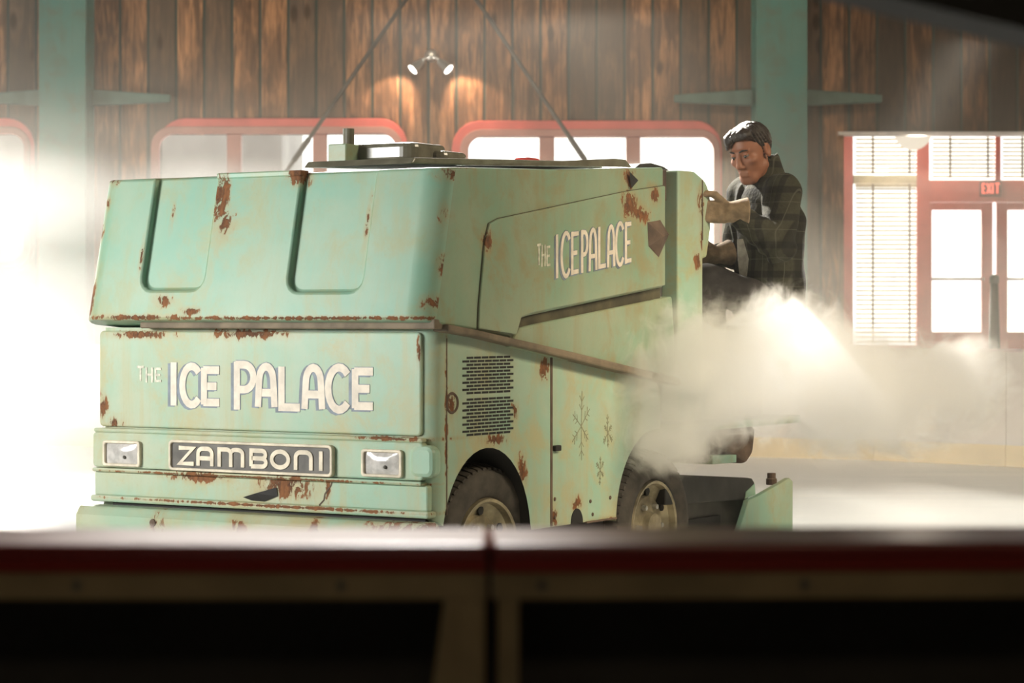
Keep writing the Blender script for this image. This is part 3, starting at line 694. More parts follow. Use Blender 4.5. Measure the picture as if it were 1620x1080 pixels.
# lower wedge and the long lip under the tank
wg = [(0.52, 1.22), (0.60, 1.30), (0.69, 1.312), (1.965, 1.445), (1.99, 1.26), (1.99, 1.02), (1.6, 1.08)]
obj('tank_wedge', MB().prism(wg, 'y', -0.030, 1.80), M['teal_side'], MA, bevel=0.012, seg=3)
lipp = [(0.0, 1.318), (0.25, 1.29), (0.9, 1.205), (1.63, 1.105), (2.0, 1.055), (2.0, 1.02), (1.63, 1.07), (0.9, 1.172), (0.25, 1.262), (0.0, 1.288)]
obj('tank_lip', MB().prism(lipp, 'y', -0.06, 0.02), M['lip'], MA, bevel=0.008)
obj('tank_tray', MB().box((-0.055, -0.03, 1.297), (0.3, 1.52, 1.338)), M['lip'], MA, bevel=0.006)
for x, z, r_ in ((0.70, 1.275, 0.008), (1.90, 1.37, 0.007), (1.55, 1.36, 0.01), (1.62, 1.365, 0.01)):
    obj('bolt', MB().lathe([(0.0, 0.006), (r_, 0.008), (r_, 0.014)], (x, 0, z), 'y', 8), M['dark_rust'], MA)
# sign on the side of the tank, rising to the rear
def side_place(s, t, d): return (s, -0.045 - d, t + 0.122*(s - 0.848))
def sx(u):
    ks = [(835, 0.707), (862, 0.848), (870, 0.891), (900, 1.06), (940, 1.29), (985, 1.537)]
    for (a, va), (b, vb) in zip(ks[:-1], ks[1:]):
        if u <= b: return va + (vb - va)*(u - a)/(b - a)
    return 1.537
S8 = [('I', 860, 873), ('C', 872, 887), ('E', 888, 900), ('P', 903, 914), ('A', 915, 928), ('L', 929, 942), ('A', 944, 957), ('C', 957, 972), ('E', 974, 985)]
sign('side_lettering', side_place, 0.7, 0.019, [(c, sx(a), sx(b), 1.512, 1.702) for c, a, b in S8],
     [('T', sx(835), sx(841), 1.585, 1.675), ('H', sx(842), sx(848), 1.575, 1.668), ('E', sx(850), sx(856), 1.572, 1.66)])
# warning diamond and tear
dm = MB().add([(1.69, -0.046, 1.785), (1.815, -0.046, 1.80), (1.90, -0.046, 1.735), (1.80, -0.046, 1.625), (1.70, -0.046, 1.675), (1.775, -0.085, 1.72)],
    [(0, 1, 5), (1, 2, 5), (2, 3, 5), (3, 4, 5), (4, 0, 5)])
obj('latch_cover', dm, M['dark_rust'], MA)
obj('torn_corner', MB().add([(1.515, -0.0475, 2.012), (1.60, -0.0475, 1.975), (1.535, -0.0475, 1.935), (1.545, -0.055, 1.972)], [(0, 1, 3), (1, 2, 3), (2, 0, 3)]), M['black'], MA)
# top of the tank
obj('tank_lid', MB().prism([(0.17, 1.985), (1.70, 2.048), (1.78, 2.050), (1.74, 2.075), (1.66, 2.076), (0.20, 2.012)], 'y', 0.24, 0.80), M['lid'], MA, bevel=0.006)
obj('lid_edge', MB().prism([(0.20, 1.972), (1.60, 2.040), (1.66, 2.040), (1.60, 2.072), (1.50, 2.072)], 'y', 0.02, 0.04), M['lid'], MA)
obj('air_box', MB().prism(rrect(0.72, 1.03, 0.61, 0.98, 0.07), 'z', 2.04, 2.125), M['lid'], MA, bevel=0.02, seg=3)
obj('air_box', MB().prism(rrect(0.88, 1.13, 0.56, 0.90, 0.07), 'z', 2.04, 2.095), M['lid'], MA, bevel=0.02, seg=3)
obj('vent_pipe', MB().lathe([(0.0, 2.04), (0.026, 2.04), (0.026, 2.192), (0.0, 2.192)], (0.68, 0.93, 0), 'z', 16), M['lid'], MA)
obj('pipe_base', MB().box((0.62, 0.90, 2.02), (0.72, 1.00, 2.122)), M['teal_side'], MA, bevel=0.006)

bc = obj('beacon', MB().box((1.775, 0.66, 2.03), (1.90, 0.74, 2.118)), plain('beacon_red', (0.6, 0.05, 0.04), 0.3), MA, bevel=0.015, seg=3); bc['label'] = 'small red beacon'
# ---- side details of the lower body
vm = MB()
for row in range(22):
    z = 1.178 - row*0.0146 - (0.012 if row >= 11 else 0)
    odd = row % 2 if row < 11 else (row + 1) % 2
    n = 6 if not odd else 7; x0 = 0.225 if not odd else 0.193
    for k in range(n):
        vm.box((x0 + k*0.0575, -0.0015, z - 0.0045), (x0 + k*0.0575 + 0.050, 0.004, z + 0.0045))
obj('louvre_vent', vm, M['black'], MA)
obj('door_seam', MB().box((0.893, -0.002, 0.432), (0.911, 0.01, 1.17)), M['dark_rust'], MA)
obj('door_seam', MB().box((0.008, 0.070, 0.54), (0.012, 0.10, 1.25)), M['dark_rust'], MA)
obj('corner_seam', MB().box((0.073, -0.0015, 0.54), (0.079, 0.01, 1.26)), M['dark_rust'], MA)
obj('door_latch', MB().box((0.915, -0.016, 0.760), (0.965, 0.01, 0.785)), M['black'], MA, bevel=0.004)
obj('door_pull', MB().lathe([(0.0, 0.003), (0.034, 0.002), (0.040, -0.006), (0.046, 0.002)], (0.115, -0.002, 0.995), 'y', 18), M['dark_rust'], MA, smooth=True)
hp = arc(1.12, 0.43, 0.052, 0.066, 0, 180, 12)
obj('jack_hole', MB().prism(hp, 'y', -0.003, 0.01), M['black'], MA)
obj('bottom_trim', MB().box((1.20, -0.006, 0.424), (1.475, 0.01, 0.432)), M['dark_rust'], MA)
for x, z in ((1.24, 0.52), (1.42, 0.525), (0.93, 0.55), (0.93, 0.47), (1.26, 0.46)):
    obj('bolt', MB().lathe([(0.0, -0.006), (0.008, -0.004), (0.009, 0.002)], (x, 0, z), 'y', 8), M['dark_rust'], MA)
# painted snowflakes, worn
def flake(cx, cz, r_, seed):
    rnd = random.Random(seed); mb = MB()
    pl_ = lambda s, t, d: (cx + s, -0.0005 - d, cz + t)
    for k in range(6):
        a = R(90 + 60*k + rnd.uniform(-6, 6)); L = r_*rnd.uniform(0.75, 1.15); c, s = math.cos(a)*0.85, math.sin(a)*1.25
        mb.ribbon([(0, 0), (c*L, s*L)], 0.004, pl_, 0, 0.0006)
        for q in (0.45, 0.7):
            for sg in (-1, 1):
                b_ = a + sg*R(50); mb.ribbon([(c*L*q, s*L*q), (c*L*q + 0.25*L*math.cos(b_)*0.85, s*L*q + 0.25*L*math.sin(b_)*1.25)], 0.0032, pl_, 0, 0.0006)
    return mb
fm = plain('flake_brown', (0.24, 0.24, 0.15), 0.7)
for cx, cz, r_, sd in ((1.16, 0.86, 0.115, 1), (1.40, 0.82, 0.06, 2), (1.33, 0.655, 0.05, 3)):
    obj('painted_snowflake', flake(cx, cz, r_, sd), fm, MA)

# ---- front bumper (board brush housing)
obj('front_bumper', MB().prism([(-0.05, 0.16), (-0.085, 0.22), (-0.085, 0.475), (-0.06, 0.512), (0.0, 0.516), (0.03, 0.50), (0.03, 0.16)], 'y', 0.0, 1.868), M['teal_bumper'], MA, bevel=0.01)
obj('bumper_bracket', MB().box((-0.088, 0.01, 0.470), (0.03, 0.21, 0.482)), M['dark_rust'], MA)
for y in (1.42, 0.545):
    obj('bumper_bolt', MB().lathe([(0.0, -0.094), (0.016, -0.090), (0.02, -0.08)], (0, y, 0.455), 'x', 10), M['dark_rust'], MA)

# ---- wheels
def wheel(x, y, steer=0.0):
    wp = Matrix.Translation((x, y, 0.36)) @ Matrix.Rotation(steer, 4, 'Z')
    prof = [(0.215, 0.02), (0.235, -0.004), (0.285, -0.016), (0.325, -0.008), (0.348, 0.018), (0.356, 0.05), (0.356, 0.15), (0.348, 0.185), (0.325, 0.21), (0.285, 0.218), (0.215, 0.19)]
    mb = MB().lathe(prof, (0, 0, 0), 'y', 56)
    for k in range(56):
        a = 2*math.pi*(k + 0.5)/56; da = 0.030
        for y0, y1, r0 in ((0.006, 0.06, 0.345), (0.14, 0.195, 0.345)):
            p = []
            for yy, rr in ((y0, r0 - 0.012 if y0 < 0.1 else r0 + 0.004), (y1, r0 + 0.004 if y0 < 0.1 else r0 - 0.012)):
                for aa in (a - da, a + da):
                    p.append((rr*math.cos(aa), yy, rr*math.sin(aa)))
            q = [(v[0]*1.045, v[1], v[2]*1.045) for v in p]
            mb.add(p + q, [(0, 1, 3, 2), (4, 6, 7, 5), (0, 4, 5, 1), (2, 3, 7, 6), (0, 2, 6, 4), (1, 5, 7, 3)])
        for yy in (0.078, 0.122):
            mb.add([(0.357*math.cos(aa), yy + w_, 0.357*math.sin(aa)) for aa in (a - 0.04, a + 0.04) for w_ in (-0.012, 0.012)] +
                   [(0.366*math.cos(aa), yy + w_, 0.366*math.sin(aa)) for aa in (a - 0.04, a + 0.04) for w_ in (-0.012, 0.012)],
                   [(0, 2, 3, 1), (4, 5, 7, 6), (0, 1, 5, 4), (2, 6, 7, 3), (0, 4, 6, 2), (1, 3, 7, 5)])
    tire = obj('wheel', mb, M['rubber'], MA, auto=40); tire.matrix_local = wp
    rmb = MB().lathe([(0.222, 0.016), (0.216, -0.004), (0.204, 0.0), (0.196, 0.03), (0.150, 0.055), (0.140, 0.040), (0.085, 0.034), (0.07, 0.030), (0.062, 0.0), (0.0, -0.006)], (0, 0, 0), 'y', 40)
    obj('wheel_rim', rmb, M['rim'], tire, auto=45)
    if y > 1: return tire
    for k in range(6):
        a = 2*math.pi*k/6; obj('lug_nut', MB().lathe([(0.0, 0.012), (0.012, 0.014), (0.013, 0.036)], (0.105*math.cos(a), 0, 0.105*math.sin(a)), 'y', 8), M['chrome'], tire)
        a += math.pi/6; obj('rim_hole', MB().lathe([(0.0, 0.038), (0.020, 0.038), (0.020, 0.046)], (0.165*math.cos(a), 0, 0.165*math.sin(a)), 'y', 10), M['black'], tire)
    return tire
wheel(0.50, 0.07, R(-3)); wheel(1.845, 0.0)
wheel(0.50, 1.54); wheel(1.845, 1.59)

# ---- rear: lift channel, post, cowl
obj('lift_channel', MB().box((1.88, 0.10, 0.95), (2.08, 0.50, 1.985)), M['dark_metal'], MA)
obj('channel_cap', MB().box((1.875, 0.03, 1.90), (2.02, 0.12, 2.048)), M['dark_rust'], MA, bevel=0.005)
obj('lift_ram', MB().tube([(2.0, 0.07, 0.9), (2.0, 0.07, 1.93)], 0.022, 10), M['dark_grey'], MA, smooth=True)
obj('hose', MB().tube([(1.93, 0.06, 0.95), (1.95, 0.05, 1.3), (1.92, 0.07, 1.6), (1.95, 0.06, 1.86)], 0.014, 8), M['black'], MA, smooth=True)
pp = [(2.075, 0.85), (2.075, 2.048), (2.25, 2.05), (2.335, 2.02), (2.335, 0.85)]
obj('rear_post', MB().prism(pp, 'y', 0.0, 0.09), M['teal_post'], MA, bevel=0.008)
obj('post_seam', MB().box((2.325, -0.003, 1.72), (2.331, 0.01, 2.015)), M['dark_rust'], MA)
cw = [(2.335, 1.62), (2.335, 2.035)] + arc(2.335, 1.90, 0.125, 0.13, 75, 0, 8) + [(2.46, 1.78), (2.42, 1.64)]
obj('cowl_side', MB().prism(cw, 'y', 0.02, 0.09), M['teal_post'], MA, bevel=0.012)
obj('cowl', MB().prism([(1.90, 1.80), (1.90, 2.045), (1.97, 2.078), (2.08, 2.088), (2.20, 2.078), (2.32, 2.045), (2.42, 1.985), (2.455, 1.92), (2.455, 1.72)], 'y', 0.14, 0.34), M['dark_metal'], MA, bevel=0.01)
# ---- rear platform and driver's place
obj('driver_platform', MB().box((2.10, 0.0, 0.79), (3.45, 1.75, 0.83)), M['teal_post'], MA, bevel=0.006)
obj('platform_tank', MB().prism([(2.125, 0.79), (2.125, 0.70), (2.175, 0.645), (2.43, 0.628), (2.44, 0.79)], 'y', 0.0, 0.6), M['dark_grey'], MA, bevel=0.03, seg=4)
obj('platform_tank', MB().prism([(2.445, 0.79), (2.445, 0.665), (2.70, 0.652), (2.885, 0.598), (2.96, 0.65), (2.99, 0.79)], 'y', 0.03, 0.7), M['dark_rust'], MA, bevel=0.03, seg=4)
obj('platform_edge', MB().prism([(2.44, 0.668), (2.70, 0.658), (2.70, 0.618), (2.44, 0.622)], 'y', 0.0, 0.3), M['teal_post'], MA, bevel=0.004)
obj('seat', MB().prism(rrect(2.98, 3.42, 0.02, 0.50, 0.06), 'z', 1.20, 1.30), M['black'], MA, bevel=0.03, seg=3)
obj('seat_pedestal', MB().box((3.10, 0.15, 0.83), (3.30, 0.38, 1.20)), M['dark_metal'], MA)
obj('console', MB().box((2.36, 0.12, 0.83), (2.52, 0.9, 1.50)), M['dark_metal'], MA, bevel=0.02)
# ---- conditioner at the rear
obj('conditioner_beam', MB().prism([(1.95, 0.602), (2.825, 0.535), (2.875, 0.528), (2.905, 0.505), (2.905, 0.445), (2.775, 0.428), (1.95, 0.455)], 'y', 0.0, 1.8), M['dark_metal'], MA, bevel=0.006)
obj('beam_end', MB().prism([(2.79, 0.432), (2.80, 0.465), (2.895, 0.50), (2.905, 0.445)], 'y', -0.004, 0.02), M['teal_post'], MA)
obj('conditioner_sheet', MB().box((2.0, 0.06, 0.08), (2.95, 0.10, 0.44)), M['dark_grey'], MA)
obj('conditioner_recess', MB().box((2.12, 0.04, 0.10), (2.60, 0.07, 0.36)), M['black'], MA)
cs = [(2.50, 0.04), (2.775, 0.425), (2.90, 0.443), (3.253, 0.510), (3.291, 0.490), (3.291, 0.04)]
obj('side_plate', MB().prism(cs, 'y', -0.03, 0.0), M['teal_post'], MA, bevel=0.004)
obj('side_plate', MB().prism(cs, 'y', 1.82, 1.85), M['teal_post'], MA, bevel=0.004)
obj('knob', MB().lathe([(0.0, 0.50), (0.028, 0.50), (0.028, 0.53), (0.022, 0.535), (0.022, 0.56), (0.0, 0.56)], (3.14, 0.02, -0.02), 'z', 12), M['dark_rust'], MA)
obj('blade_holder', MB().box((2.95, 0.0, 0.03), (3.2, 1.82, 0.12)), M['dark_metal'], MA)
# ------------------------------------------------------------------ the person: smooth implicit surfaces turned into meshes
def sd_caps(P, a, b, ra, rb):
    a = np.array(a, np.float32); b = np.array(b, np.float32); ab = b - a
    t = np.clip(((P - a) @ ab) / max(1e-9, float(ab @ ab)), 0, 1)
    return np.linalg.norm(P - a - t[..., None]*ab, axis=-1) - (ra + (rb - ra)*t)
def sd_ell(P, c, r, rot=None):
    q = P - np.array(c, np.float32)
    if rot is not None: q = q @ np.array(rot, np.float32)
    r = np.array(r, np.float32); k0 = np.linalg.norm(q/r, axis=-1); k1 = np.linalg.norm(q/(r*r), axis=-1)
    return k0*(k0 - 1)/np.maximum(k1, 1e-6)
def smin(a, b, k):
    h = np.clip(0.5 + 0.5*(b - a)/k, 0, 1); return b + (a - b)*h - k*h*(1 - h)
def smax(a, b, k): return -smin(-a, -b, k)
def surface(f, lo, hi, h):
    ax = [np.arange(l, u + h, h, dtype=np.float32) for l, u in zip(lo, hi)]
    P = np.stack(np.meshgrid(*ax, indexing='ij'), -1); D = f(P).astype(np.float32)
    S = D < 0; nx, ny, nz = D.shape
    acc = np.zeros((nx-1, ny-1, nz-1, 3), np.float32); cnt = np.zeros((nx-1, ny-1, nz-1), np.float32)
    off = [(0,0,0),(1,0,0),(0,1,0),(1,1,0),(0,0,1),(1,0,1),(0,1,1),(1,1,1)]
    def cr(o): return D[o[0]:nx-1+o[0], o[1]:ny-1+o[1], o[2]:nz-1+o[2]]
    for i in range(8):
        for j in range(i + 1, 8):
            if sum(abs(p - q) for p, q in zip(off[i], off[j])) != 1: continue
            a, b = cr(off[i]), cr(off[j]); m = (a < 0) != (b < 0)
            t = np.where(m, a/np.where(a == b, 1, a - b), 0)
            for k in range(3): acc[..., k] += np.where(m, off[i][k] + t*(off[j][k] - off[i][k]), 0)
            cnt += m
    act = cnt > 0; idx = -np.ones(act.shape, np.int64); idx[act] = np.arange(act.sum())
    base = np.argwhere(act).astype(np.float32)
    V = (base + acc[act]/cnt[act][:, None])*h + np.array([a[0] for a in ax], np.float32)
    F = []
    for d in range(3):
        e = [0, 0, 0]; e[d] = 1; u, v = (d + 1) % 3, (d + 2) % 3
        sl0 = tuple(slice(0 if k == d else 1, n - 1) for k, n in enumerate((nx, ny, nz)))
        sl1 = tuple(slice(1, n) if k == d else slice(1, n - 1) for k, n in enumerate((nx, ny, nz)))
        A, B = S[sl0], S[sl1]; ch = np.argwhere(A != B)
        if not len(ch): continue
        sg = A[tuple(ch.T)]; ch = ch + np.array([0 if k == d else 1 for k in range(3)])
        def at(du, dv):
            c = ch.copy(); c[:, u] -= du; c[:, v] -= dv; return idx[tuple(c.T)]
        q = np.stack([at(1, 1), at(0, 1), at(0, 0), at(1, 0)], 1); q[~sg] = q[~sg][:, ::-1]; F.append(q)
    F = np.concatenate(F)
    return V, F
def smesh(name, f, lo, hi, h, mat, parent, xf=None, iters=0):
    V, F = surface(f, lo, hi, h)
    if xf is not None: V = V @ np.array(xf.to_3x3(), np.float32).T + np.array(xf.translation, np.float32)
    me = bpy.data.meshes.new(name); me.from_pydata(V.tolist(), [], F.tolist()); me.update()
    return obj(name, me, mat, parent, smooth=True)

PX, PY = 1.275, 12.2
PE = thing('person', 'person in dark plaid jacket and work gloves seated at the machine rear, looking down', 'person', (PX, PY, 0))
def skin_mat():
    t = NT('skin'); o = t.obj(); n = t.noise(o, 40, 4.0); n2 = t.noise(o, 9, 3.0)
    c = t.mix(n2, (0.29, 0.115, 0.062), (0.35, 0.145, 0.082)); c = t.mix(t.math('MULTIPLY', n, 0.3), c, (0.22, 0.08, 0.042))
    return t.bsdf(c, 0.5, 0, 0.4, n, 0.05)
def plaid_mat():
    t = NT('plaid'); o = t.obj(); x = t.n('ShaderNodeSeparateXYZ', {0: o})
    u = t.math('ADD', x.outputs[0], t.math('MULTIPLY', x.outputs[1], -0.75)); v = x.outputs[2]
    def line(s, per, ph, w0):
        f = t.math('ABSOLUTE', t.math('SUBTRACT', t.math('FRACT', t.math('ADD', t.math('DIVIDE', s, per), ph)), 0.5)); return t.sstep(f, w0, w0*0.6)
    nz = t.noise(o, 60, 4.0)
    c = t.mix(nz, (0.032, 0.031, 0.020), (0.060, 0.057, 0.038))
    dk = (0.010, 0.010, 0.009); lt = (0.10, 0.095, 0.075)
    c = t.mix(t.math('MULTIPLY', line(u, 0.12, 0.1, 0.17), 0.65), c, dk); c = t.mix(t.math('MULTIPLY', line(v, 0.14, 0.35, 0.15), 0.65), c, dk)
    c = t.mix(t.math('MULTIPLY', line(u, 0.12, 0.52, 0.025), 0.55), c, lt); c = t.mix(t.math('MULTIPLY', line(v, 0.14, 0.8, 0.02), 0.5), c, lt)
    return t.bsdf(c, 0.9, 0, 0.2, nz, 0.2)
def hair_mat():
    t = NT('hair'); o = t.obj(); n = t.noise(t.scale(o, (60, 60, 14)), 1.0, 5.0, 0.6, 0.8)
    c = t.mix(n, (0.010, 0.006, 0.004), (0.038, 0.021, 0.012)); return t.bsdf(c, 0.38, 0, 0.5, n, 0.6)
MS, MP, MH = skin_mat(), plaid_mat(), hair_mat()
MGL = plain('glove_leather', (0.25, 0.175, 0.105), 0.8, 0, 0.25, 25, bump=0.15)
MSH = plain('shirt_dark', (0.030, 0.028, 0.036), 0.9); MTR = plain('trousers_dark', (0.040, 0.036, 0.033), 0.9, 0, 0.3, 12)
MLI = plain('lining_pale', (0.36, 0.34, 0.30), 0.8, 0, 0.2, 30); MEY = plain('eye_white', (0.13, 0.105, 0.09), 0.4); MIR = plain('iris_dark', (0.02, 0.013, 0.01), 0.1)

HS = 1.17
HM = Matrix.Translation((-0.066, -0.10, 2.178)) @ Matrix.Rotation(R(-40), 4, 'Z') @ Matrix.Rotation(R(21), 4, 'X') @ Matrix.Rotation(R(-5), 4, 'Y') @ Matrix.Scale(HS, 4)
HMI = HM.inverted()
def to_head(P):
    A = np.array(HMI.to_3x3(), np.float32); return P @ A.T + np.array(HMI.translation, np.float32)
def head_sdf(q):
    d = sd_ell(q, (0, 0.014, 0.036), (0.075, 0.096, 0.086))
    d = smin(d, sd_ell(q, (0, -0.030, -0.030), (0.061, 0.064, 0.078)), 0.03)
    d = smin(d, sd_caps(q, (-0.014, -0.068, -0.103), (0.014, -0.068, -0.103), 0.021, 0.021), 0.025)
    for s in (-1, 1):
        d = smin(d, sd_caps(q, (s*0.050, 0.004, -0.062), (s*0.026, -0.058, -0.096), 0.020, 0.016), 0.025)
        d = smin(d, sd_ell(q, (s*0.046, -0.066, -0.018), (0.019, 0.018, 0.014)), 0.02)
        d = smax(d, -sd_ell(q, (s*0.031, -0.098, 0.010), (0.019, 0.016, 0.0115)), 0.012)
        d = smin(d, sd_caps(q, (s*0.012, -0.090, 0.028), (s*0.046, -0.078, 0.030), 0.0085, 0.007), 0.010)
        d = smin(d, np.minimum(sd_ell(q, (s*0.031, -0.0845, 0.0150), (0.016, 0.0085, 0.0050)), sd_ell(q, (s*0.031, -0.0835, 0.0015), (0.016, 0.0075, 0.0040))), 0.006)
        d = smin(d, sd_ell(q, (s*0.0115, -0.101, -0.037), (0.0085, 0.010, 0.008)), 0.007)
        e = sd_ell(q, (s*0.079, 0.016, -0.002), (0.009, 0.021, 0.033)); e = smax(e, -sd_ell(q, (s*0.090, 0.012, 0.002), (0.010, 0.012, 0.020)), 0.006)
        d = smin(d, e, 0.010)
    d = smin(d, sd_caps(q, (0, -0.088, 0.022), (0, -0.112, -0.030), 0.008, 0.0115), 0.010)
    d = smin(d, sd_caps(q, (-0.021, -0.087, -0.0655), (0.021, -0.087, -0.0655), 0.0055, 0.0055), 0.007)
    d = smin(d, sd_caps(q, (-0.017, -0.087, -0.0775), (0.017, -0.087, -0.0775), 0.0065, 0.0065), 0.007)
    d = smax(d, -sd_caps(q, (-0.024, -0.099, -0.0715), (0.024, -0.099, -0.0715), 0.0028, 0.0028), 0.005)
    return d
JO = {'LS': (0.084, -0.200, 1.975), 'RS': (-0.066, 0.220, 1.985), 'LE': (0.043, -0.36, 1.700), 'LW': (-0.160, -0.432, 1.848),
      'RE': (-0.112, 0.15, 1.670), 'RW': (-0.215, 0.02, 1.668), 'HP': (0.06, 0.03, 1.40), 'LH': (0.09, -0.11, 1.38), 'RH': (0.03, 0.14, 1.38),
      'LK': (-0.300, -0.22, 1.53), 'RK': (-0.260, 0.15, 1.55), 'LF': (-0.240, -0.22, 0.90), 'RF': (-0.210, 0.15, 0.90)}
FW = np.array((-0.94, -0.336, 0), np.float32); SDV = np.array((0.336, -0.94, 0), np.float32)   # forward, towards the left shoulder
TR = np.stack([FW, SDV, np.array((0, 0, 1), np.float32)], 1)
def body_sdf(P):
    d = sd_ell(P, (0.03, 0.01, 1.83), (0.125, 0.19, 0.20), TR)
    d = smin(d, sd_ell(P, (0.045, 0.02, 1.56), (0.115, 0.165, 0.20), TR), 0.06)
    d = smin(d, sd_ell(P, (0.055, 0.02, 1.40), (0.13, 0.18, 0.12), TR), 0.05)
    d = smin(d, sd_caps(P, JO['LS'], JO['RS'], 0.055, 0.055), 0.05)
    for s in 'LR':
        d = smin(d, sd_caps(P, JO[s+'S'], JO[s+'E'], 0.058, 0.046), 0.03); d = smin(d, sd_caps(P, JO[s+'E'], JO[s+'W'], 0.046, 0.033), 0.015)
        d = smin(d, sd_caps(P, JO[s+'H'], JO[s+'K'], 0.085, 0.060), 0.04); d = smin(d, sd_caps(P, JO[s+'K'], JO[s+'F'], 0.058, 0.042), 0.02)
    nb = HM @ Vector((0, 0.022, -0.055)); d = smin(d, sd_caps(P, (0.0, 0.0, 2.0), tuple(nb), 0.072, 0.062), 0.03)
    hd = head_sdf(to_head(P))*HS
    return smin(d, hd, 0.012)
smesh('body', body_sdf, (-0.40, -0.52, 0.83), (0.24, 0.36, 2.40), 0.0058, MS, PE)
# eyes
for s in (-1, 1):
    mb = MB().lathe([(0.0125*math.sin(R(a)), -0.0125*math.cos(R(a))) for a in range(0, 181, 15)], (s*0.031, -0.0795, 0.0085), 'y', 16)
    ib = MB().lathe([(0.0, -0.0136), (0.0055, -0.0128), (0.0075, -0.0105)], (s*0.031, -0.0795, 0.0065), 'y', 12)
    for m_ in (mb, ib): m_.v = [tuple(HM @ Vector(v)) for v in m_.v]
    e = obj('eye', mb, MEY, PE, smooth=True); obj('iris', ib, MIR, e, smooth=True)
    br = MB().tube([tuple(HM @ Vector(p)) for p in ((s*0.013, -0.0985, 0.030), (s*0.030, -0.0965, 0.036), (s*0.048, -0.083, 0.031))], [0.004, 0.005, 0.003], 8)
    obj('eyebrow', br, MH, PE, smooth=True)
# hair: cap with a swept fringe
def hair_sdf(q):
    u = q[..., 0]*70 + 10*np.sin(q[..., 1]*26) + 6*q[..., 2]*10
    rid = 0.0034*np.sin(1.5*u) + 0.0022*np.sin(2.9*u + 30*q[..., 1])
    d = sd_ell(q, (0, 0.019, 0.040), (0.081, 0.103, 0.092)) + rid
    d = smin(d, sd_ell(q, (-0.026, -0.052, 0.088), (0.046, 0.040, 0.030)) + rid, 0.03)
    d = smin(d, sd_ell(q, (0.028, -0.046, 0.098), (0.044, 0.044, 0.026)) + rid, 0.03)
    d = smin(d, sd_caps(q, (-0.040, -0.080, 0.078), (-0.064, -0.070, 0.036), 0.014, 0.007) + rid, 0.02)
    y = q[..., 1]
    line = np.interp(y, [-0.12, -0.062, -0.040, -0.012, 0.0, 0.012, 0.035, 0.05, 0.12], [0.080, 0.074, 0.056, 0.022, -0.026, -0.018, 0.020, -0.056, -0.080]).astype(np.float32)
    cutp = line - q[..., 2] - 0.040*np.clip((-q[..., 0] - 0.012)/0.05, 0, 1)*(y < -0.05)
    return smax(d, cutp*0.7, 0.006)
smesh('hair', hair_sdf, (-0.11, -0.13, -0.10), (0.11, 0.15, 0.17), 0.0042, MH, PE, HM)

# jacket
def folds(P):
    n = 0.5*np.sin(P[..., 2]*38 + 11*P[..., 0] - 17*P[..., 1]) + 0.5*np.sin(P[..., 2]*23 - 26*P[..., 0] + 13*P[..., 1] + 1.3)
    return n
def jacket_sdf(P):
    t = sd_ell(P, (0.028, 0.01, 1.845), (0.165, 0.225, 0.215), TR)
    q = (P - np.array((0.040, 0.01, 0), np.float32)) @ TR
    rad = 1.0 + 0.10*np.clip((1.75 - P[..., 2])/0.45, 0, 1)
    cyl = (np.sqrt((q[..., 0]/0.165)**2 + (q[..., 1]/0.205)**2) - rad)*0.165
    cyl = smax(cyl, P[..., 2] - 1.86, 0.05); cyl = smax(cyl, 1.36 - P[..., 2], 0.012)
    d = smin(t, cyl, 0.06)
    d = smin(d, sd_caps(P, JO['LS'], JO['RS'], 0.082, 0.082), 0.06)
    d = smin(d, sd_caps(P, (0.055, 0.015, 1.99), (0.02, 0.0, 2.085), 0.092, 0.080), 0.05)
    col = sd_caps(P, (0.03, 0.0, 2.045), (0.005, -0.01, 2.125), 0.094, 0.092)
    d = smin(d, col, 0.012)
    d = d + 0.004*folds(P)
    arm = sd_caps(P, JO['LS'], JO['LE'], 0.098, 0.084)
    arm = smin(arm, sd_caps(P, JO['LE'], JO['LW'], 0.084, 0.060), 0.025)
    el = np.linalg.norm(P - np.array(JO['LE'], np.float32), axis=-1)
    arm = arm + 0.008*np.exp(-(el/0.17)**2)*np.sin(P[..., 0]*70 - P[..., 2]*48) + 0.004*folds(P*1.3)
    d = smin(d, arm, 0.018)
    ar = sd_caps(P, JO['RS'], JO['RE'], 0.092, 0.076); ar = smin(ar, sd_caps(P, JO['RE'], JO['RW'], 0.074, 0.056), 0.02)
    d = smin(d, ar + 0.005*folds(P*1.4), 0.02)
    # inside of the collar and the open front
    d = smax(d, -sd_caps(P, (0.012, -0.005, 2.04), (-0.015, -0.02, 2.20), 0.074, 0.086), 0.006)
    a0 = q[..., 0]; b0 = q[..., 1]
    wdt = np.interp(P[..., 2], [1.36, 1.62, 1.95, 2.12], [0.050, 0.045, 0.050, 0.055]).astype(np.float32)
    slot = np.maximum(np.abs(b0 + 0.055) - wdt, 0.10 - a0)
    d = smax(d, -slot, 0.008)
    for s in 'LR':                                              # sleeve ends
        e = np.array(JO[s+'E'], np.float32); w_ = np.array(JO[s+'W'], np.float32); u = (w_ - e)/np.linalg.norm(w_ - e)
        near = np.linalg.norm(P - w_, axis=-1)
        d = np.where(near < 0.12, smax(d, (P - w_) @ u - 0.005, 0.006), d)
    return d
smesh('jacket', jacket_sdf, (-0.30, -0.56, 1.32), (0.30, 0.36, 2.20), 0.0075, MP, PE)
def shirt_sdf(P):
    d = sd_ell(P, (0.028, 0.01, 1.835), (0.138, 0.20, 0.205), TR); q = (P - np.array((0.04, 0.01, 0), np.float32)) @ TR
    c = (np.sqrt((q[..., 0]/0.140)**2 + (q[..., 1]/0.18)**2) - 1)*0.14
    c = smax(smax(c, P[..., 2] - 1.85, 0.05), 1.37 - P[..., 2], 0.01)
    d = smin(d, c, 0.05); d = smin(d, sd_caps(P, (0.01, 0.0, 1.96), (-0.012, -0.008, 2.075), 0.084, 0.076), 0.03)
    return d + 0.003*folds(P*1.5)
